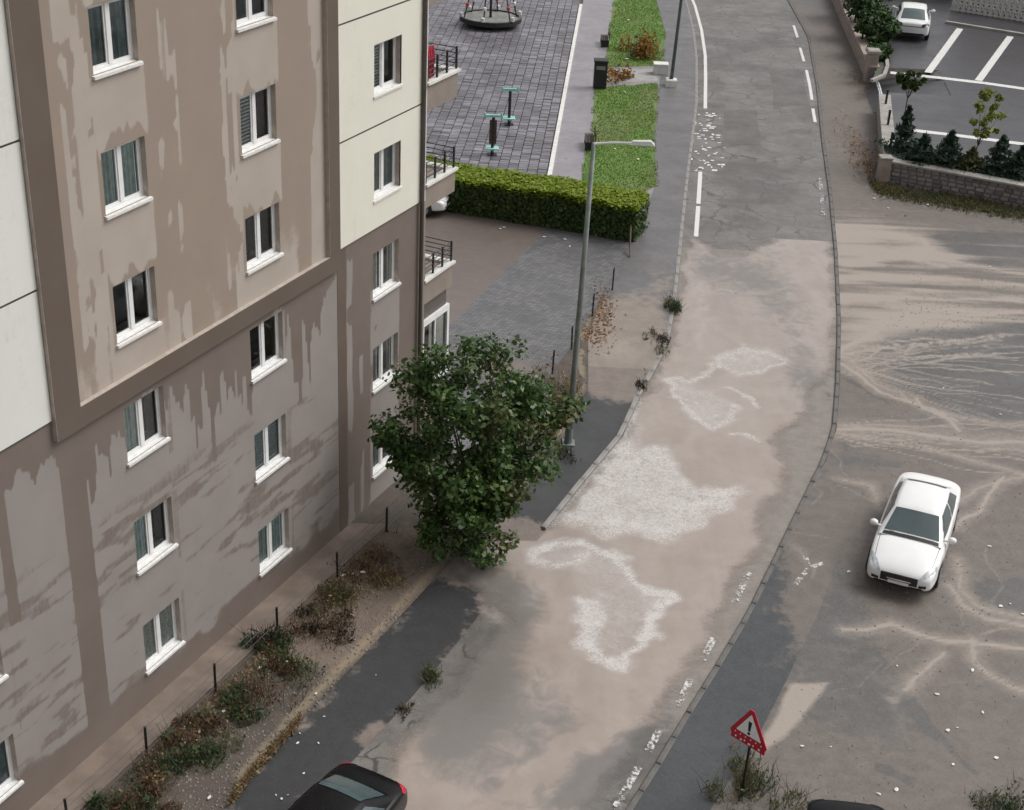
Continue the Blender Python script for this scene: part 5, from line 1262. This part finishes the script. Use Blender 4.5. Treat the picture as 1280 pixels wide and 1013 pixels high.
# ------------------------------------------------------------------ cars
def make_car(name, loc, rz, paint, label, scale=1.0, tail='tail', rear=(.90, 1.0), front_hi=True, hatch=False):
    root = empty(name, loc, rz); tag(root, label, 'car'); root.scale = (scale,) * 3
    st = [(-2.30,.77,.38,.80,.86),(-2.24,.80,.30,.88,.95),(-1.95,.865,.25,.95,1.03),(-1.4,.895,.22,.96,1.03),(-.6,.905,.2,.95,.99),(.3,.905,.2,.93,.97),(1.0,.90,.2,.91,.98),(1.5,.89,.22,.86,.94),(1.9,.86,.24,.79,.86),(2.18,.81,.27,.70,.76),(2.32,.69,.32,.60,.64)]
    vs = []; fs = []
    for (y, w, zb, zs, zt) in st:
        half = [(w*.9, zb), (w, zb+.10), (w*1.0, (zb+zs)/2), (w*.99, zs-.07), (w*.93, zs), (w*.60, zt-.012), (0, zt)]
        ring = [(x, y, z) for x, z in half] + [(-x, y, z) for x, z in half[-2::-1]]
        vs += ring
    n = 13
    for i in range(len(st) - 1):
        for k in range(n): a = i*n + k; b = i*n + (k+1) % n; fs.append((a, b, b + n, a + n))
    fs.append(tuple(range(n))[::-1]); fs.append(tuple((len(st)-1)*n + k for k in range(n)))
    me = MB().add(vs, fs).mesh('body', paint, True); tmp = link('tmp_body', me)
    bm = bmesh.new(); bm.from_mesh(me); bmesh.ops.recalc_face_normals(bm, faces=bm.faces); bm.to_mesh(me); bm.free()
    ss = tmp.modifiers.new('s', 'SUBSURF'); ss.levels = 2; ss.render_levels = 2
    dg = bpy.context.evaluated_depsgraph_get(); ev = bpy.data.meshes.new_from_object(tmp.evaluated_get(dg))
    bpy.data.objects.remove(tmp); ev.name = 'body'; ev.polygons.foreach_set('use_smooth', [True] * len(ev.polygons))
    body = link('body', ev, root)
    bm = bmesh.new(); bm.from_mesh(ev); bvh = BVHTree.FromBMesh(bm); bm.free()
    # cabin
    rb = -1.95 if hatch else -1.72; rt_ = -1.35 if hatch else -1.0
    cs = [(1.14,.80,.70,.95),(.98,.82,.70,1.02),(.42,.835,.60,1.385),(.25,.835,.585,1.425),(-.4,.835,.585,1.455),(rt_+.12,.83,.57,1.42),(rt_,.825,.57,1.39),(rb+.05,.79,.66,1.03),(rb-.08,.76,.66,.98)]
    vs = []; fs = []
    for (y, wb, wt, zt) in cs:
        zb = min(.93, zt - .02); h = zt - zb
        half = [(wb, zb), (wb + (wt - wb) * .5 + .015, zb + h * .55), (wt, zt - min(.035, h*.3)), (wt * .86, zt - .008), (wt * .45, zt + .012), (0, zt + .018)]
        vs += [(x, y, z) for x, z in half] + [(-x, y, z) for x, z in half[-2::-1]]
    n = 11
    for i in range(len(cs) - 1):
        for k in range(n - 1): a = i*n + k; fs.append((a, a + n, a + n + 1, a + 1))
    cme = MB().add(vs, fs).mesh('cabin', paint, True)
    bm = bmesh.new(); bm.from_mesh(cme); bmesh.ops.recalc_face_normals(bm, faces=bm.faces); bm.to_mesh(cme); cb = BVHTree.FromBMesh(bm); bm.free()
    link('cabin', cme, root)
    def patch(nm, cor, mat, tree, off=.008, nu=10, nv=6, parent=root):
        c = [Vector(p) for p in cor]; vs = []; fs = []
        for i in range(nu + 1):
            for j in range(nv + 1):
                u, v = i / nu, j / nv; p = (c[0]*(1-u) + c[1]*u)*(1-v) + (c[3]*(1-u) + c[2]*u)*v
                hit = tree.find_nearest(p)
                if hit[0] is not None:
                    nn = hit[1]; cen = Vector((0, p.y * .8, .6))
                    if nn.dot(p - cen) < 0: nn = -nn
                    p = hit[0] + nn * off
                vs.append(p)
        for i in range(nu):
            for j in range(nv): a = i*(nv+1) + j; fs.append((a, a + nv + 1, a + nv + 2, a + 1))
        return MB().add(vs, fs).build(nm, mat, parent, smooth=True)
    G_ = M['car_glass']
    patch('windscreen', [(-.70, .99, 1.02), (.70, .99, 1.02), (.55, .44, 1.375), (-.55, .44, 1.375)], G_, cb, .012)
    patch('rear_window', [(.60, rb + .06, 1.05), (-.60, rb + .06, 1.05), (-.50, rt_ + .10, 1.42), (.50, rt_ + .10, 1.42)], G_, cb, .012)
    for s_ in (1, -1):
        patch('side_window', [(s_*.82, .82, .985), (s_*.82, -.28, .985), (s_*.63, -.28, 1.365), (s_*.63, .36, 1.365)], G_, cb, .010)
        patch('side_window', [(s_*.82, -.36, .985), (s_*.80, rb + .35, 1.0), (s_*.62, rt_ + .1, 1.345), (s_*.63, -.36, 1.365)], G_, cb, .010)
        patch('headlight', [(s_*.46, 2.26, .60), (s_*.74, 2.05, .58), (s_*.80, 1.72, .76), (s_*.62, 2.02, .74)], M['lens'], bvh, .008)
        patch('fog_light', [(s_*.50, 2.30, .42), (s_*.66, 2.22, .42), (s_*.66, 2.22, .49), (s_*.50, 2.30, .49)], M['trim'], bvh, .008)
        patch('tail_light', [(s_*.46, -2.29, .78), (s_*.82, -2.10, .80), (s_*.84, -2.02, .93), (s_*.48, -2.27, .90)], M[tail], bvh, .010)
        patch('door_seam', [(s_*.91, .86, .30), (s_*.91, .88, .30), (s_*.90, .88, .92), (s_*.90, .86, .92)], M['trim'], bvh, .004, 1, 6)
        patch('door_seam', [(s_*.91, -.33, .30), (s_*.91, -.31, .30), (s_*.90, -.31, .94), (s_*.90, -.33, .94)], M['trim'], bvh, .004, 1, 6)
        patch('door_seam', [(s_*.91, -1.20, .55), (s_*.91, -1.18, .55), (s_*.90, -1.18, .94), (s_*.90, -1.20, .94)], M['trim'], bvh, .004, 1, 6)
        for yy in (-.12, -1.02): patch('door_handle', [(s_*.92, yy, .80), (s_*.92, yy - .16, .80), (s_*.92, yy - .16, .83), (s_*.92, yy, .83)], M['chrome'] if paint != M['car_white'] else M['plate'], bvh, .02, 2, 1)
        mr = MB(); mr.lathe([(.03, -.07), (.085, -.05), (.10, .02), (.08, .07), (.02, .09)], 10, Matrix.Translation((s_*1.0, .80, 1.0)) @ Matrix.Rotation(math.pi/2, 4, 'X') @ Matrix.Diagonal((1.15, .8, 1, 1)))
        mr.tube([(s_*.80, .84, .97), (s_*.96, .82, .98)], .028, 6); mr.build('mirror', paint, root, smooth=True)
        for yy in (1.38, -1.36):
            wh = MB().lathe([(.20, -.095), (.30, -.10), (.325, -.06), (.325, .06), (.30, .10), (.20, .095)], 24, Matrix.Translation((s_*.815, yy, .325)) @ Matrix.Rotation(math.pi/2, 4, 'Y')).build('wheel', M['tyre'], root, smooth=True)
            MB().lathe([(.02, .09), (.06, .102), (.20, .098), (.205, .06)], 20, Matrix.Translation((s_*.815, yy, .325)) @ Matrix.Rotation(s_*math.pi/2, 4, 'Y')).build('rim', M['rim'], wh)
            patch('wheel_arch', [(s_*.91, yy + .38, .26), (s_*.91, yy - .38, .26), (s_*.90, yy - .30, .66), (s_*.90, yy + .30, .66)], M['trim'], bvh, .004, 8, 5)
    patch('grille', [(-.46, 2.33, .43), (.46, 2.33, .43), (.46, 2.26, .635), (-.46, 2.26, .635)], M['trim'], bvh, .008)
    patch('grille_bar', [(-.30, 2.32, .505), (.30, 2.32, .505), (.30, 2.31, .535), (-.30, 2.31, .535)], M['chrome'], bvh, .016, 6, 1)
    patch('bumper_lip', [(-.66, 2.26, .33), (.66, 2.26, .33), (.58, 2.33, .40), (-.58, 2.33, .40)], M['trim'], bvh, .008)
    patch('number_plate', [(-.26, 2.33, .40), (.26, 2.33, .40), (.26, 2.33, .49), (-.26, 2.33, .49)], M['plate'], bvh, .022, 4, 2)
    patch('number_plate', [(.26, -2.31, .62), (-.26, -2.31, .62), (-.26, -2.31, .72), (.26, -2.31, .72)], M['plate'], bvh, .022, 4, 2)
    patch('rear_trim', [(.62, -2.28, .74), (-.62, -2.28, .74), (-.62, -2.28, .77), (.62, -2.28, .77)], M['trim'], bvh, .010, 8, 1)
    patch('rear_bumper_trim', [(.66, -2.24, .34), (-.66, -2.24, .34), (-.62, -2.3, .44), (.62, -2.3, .44)], M['trim'], bvh, .008, 8, 2)
    for s_ in (1, -1): patch('bonnet_seam', [(s_*.70, 2.10, .80), (s_*.715, 2.10, .80), (s_*.775, 1.12, .95), (s_*.76, 1.12, .95)], M['trim'], bvh, .003, 1, 10)
    patch('cowl', [(-.72, 1.13, .97), (.72, 1.13, .97), (.70, 1.03, 1.0), (-.70, 1.03, 1.0)], M['trim'], cb, .008, 8, 1)
    for x in (-.35, .2): MB().tube([(x, 1.07, .985), (x + .48, .99, 1.03)], .006, 4).build('wiper', M['trim'], root)
    return root
make_car('parked_car', (11.36, 34.62, .04), math.radians(158.3), M['car_white'], 'white saloon car parked alone on the muddy vacant lot', 1.09).scale = (1.05, 1.15, 1.09)
q = g(1140, 50, LZ)
make_car('parked_car', (q.x + .35, q.y + 2.2, LZ), math.radians(-13), M['car_white'], 'white hatchback parked in the raised car park, seen from behind', 1.25, tail='trim', hatch=True)
kd = Vector((float(KERB_L(22) - KERB_L(26)), -4, 0)).normalized()
tl = g(499, 988, .9)
make_car('parked_car', (tl.x - .75 * -kd.y * 1.0 * .9 + kd.x * 2.1, tl.y + .75 * kd.x * -1.0 + kd.y * 2.1, .02), math.atan2(kd.y, kd.x) - math.pi / 2, M['car_black'], 'black car at the bottom edge with a red tail light, on the flooded road side', hatch=False)
q = g(1052, 1002, 1.45)
make_car('parked_car', (q.x + .1, q.y - 1.68, .04), math.radians(175), M['car_black'], 'black car mostly below the bottom edge of the vacant lot', tail='trim')
q = g(553, 268)
make_car('parked_car', (q.x - 2.0, q.y + .3, .1), math.radians(-98), M['car_white'], 'white car half hidden behind the balconies by the hedge')

# ------------------------------------------------------------------ litter
lm = []
for k in range(5):
    bm = bmesh.new(); bmesh.ops.create_icosphere(bm, subdivisions=1, radius=.5)
    for v in bm.verts: v.co = Vector((v.co.x * random.uniform(.6, 1.4), v.co.y * random.uniform(.5, 1.2), v.co.z * random.uniform(.25, .6)))
    me = bpy.data.meshes.new('paper_scrap'); bm.to_mesh(me); bm.free(); me.materials.append(M['litter']); lm.append(me)
def litter(pts, smin, smax, z, label, group, mesh=None):
    for (px, py) in pts:
        q = g(px, py); o = link('paper_scrap', mesh or random.choice(lm), None, (q.x, q.y, z)); s_ = random.uniform(smin, smax) * .75; o.scale = (s_, s_ * random.uniform(.5, 1), s_ * .5); o.rotation_euler = (0, 0, random.uniform(0, 6.28))
        tag(o, label, 'litter', group)
litter([(1236,685),(1121,835),(1171,870),(1038,936),(1002,935),(1184,915),(1196,912),(1191,958),(1120,990),(1228,893),(1098,995),(1060,717),(1250,520),(1179,487),(1237,335),(1250,760),(1262,757),(1278,770),(1215,840),(1245,950)], .10, .22, .06, 'scrap of pale litter on the muddy vacant lot', 'litter on the vacant lot')
litter([(398,930),(345,995),(352,1000),(360,995),(470,845),(405,897),(372,930),(380,968),(375,918)], .06, .14, .03, 'scrap of pale litter on the dark near pavement', 'litter on the near pavement')
litter([(330,826),(357,830),(296,890),(310,898),(235,950),(262,1000),(246,928),(280,892),(441,720),(430,722),(453,718),(395,870),(345,805),(325,838)], .10, .22, .07, 'scrap of pale litter among the weeds beside the tall block', 'litter among the weeds')
litter([(785,28),(783,77),(768,190),(800,186),(797,203),(780,118)], .22, .38, .16, 'scrap of pale litter lying on the lawn', 'litter on the lawn')
litter([(625,290),(680,300),(706,303),(712,312),(630,288),(745,298)], .14, .24, .14, 'scrap of pale litter on the courtyard paving below the hedge', 'litter on the courtyard')
litter([(1068,60),(1088,215),(1092,250),(1110,262),(1160,258),(1255,262),(1240,258),(1053,140)], .14, .26, .08, 'scrap of pale litter near the stone walls', 'litter near the stone walls')
def gravel(name, n, pick, mat, lab):
    P = pick(n); m = len(P); r = np.random.uniform(.012, .042, m)[:, None]; a = np.random.uniform(0, 6.28, m); ca, sa = np.cos(a)[:, None], np.sin(a)[:, None]
    X_ = np.concatenate([ca, sa, 0 * ca], 1) * r; Y_ = np.concatenate([-sa, ca, 0 * ca], 1) * r * np.random.uniform(.6, 1, (m, 1)); Z_ = np.array([[0, 0, 1.]]) * r * .7
    V = np.stack([np.stack([P + X_, P + Y_, P + Z_, P + Z_], 1), np.stack([P + Y_, P - X_, P + Z_, P + Z_], 1), np.stack([P - X_, P - Y_, P + Z_, P + Z_], 1), np.stack([P - Y_, P + X_, P + Z_, P + Z_], 1)], 1).reshape(-1, 4, 3)
    me = bpy.data.meshes.new(name); F = V[:, :3].reshape(-1, 3); me.from_pydata(F.tolist(), [], np.arange(len(F)).reshape(-1, 3).tolist()); me.materials.append(mat)
    tag(link(name, me), lab, 'gravel', kind='stuff')
t_ = NT('gravel_stone'); M['gravel'] = t_.fin(t_.mix(t_.noise(14, 2), (.11, .10, .09), (.36, .33, .30)), .6, .4)
def pick_lot(n):
    y = np.random.uniform(22, 56, n); x = WALK_R(y) + np.random.uniform(0, 1, n) * (30 - WALK_R(y)); k = fbm(x * .5, y * .4, 81) > .47
    return np.c_[x, y, 0 * x + .042][k]
def pick_verge(n):
    y = np.random.uniform(22, 34, n); a = wall_x(y) + 1.3; b = WALK_L(y); x = a + np.random.uniform(0, 1, n) * (b - a); return np.c_[x, y, 0 * x + .035]
gravel('gravel', 7000, pick_lot, M['gravel'], 'small loose stones strewn over the muddy vacant lot')
gravel('gravel', 2200, pick_verge, M['gravel'], 'small loose stones on the dirt between the weeds and the near pavement')
fm = MB()
for k in range(70):
    px, py = random.gauss(884, 14), random.uniform(140, 214); q = g(px, py); a = random.uniform(.04, .16); b = random.uniform(.05, .13)
    fm.add([(q.x - a, q.y - b, .009), (q.x + a * .8, q.y - b * 1.2, .009), (q.x + a, q.y + b, .009), (q.x - a * .6, q.y + b * .8, .009)], [(0, 1, 2, 3)])
tag(fm.build('foam_flecks', M['line']), 'white flecks of broken road paint and foam by the left edge line', 'flecks', kind='stuff')
print('objects', len(bpy.data.objects), 'tris', sum(len(m.polygons) for m in bpy.data.meshes) * 2)
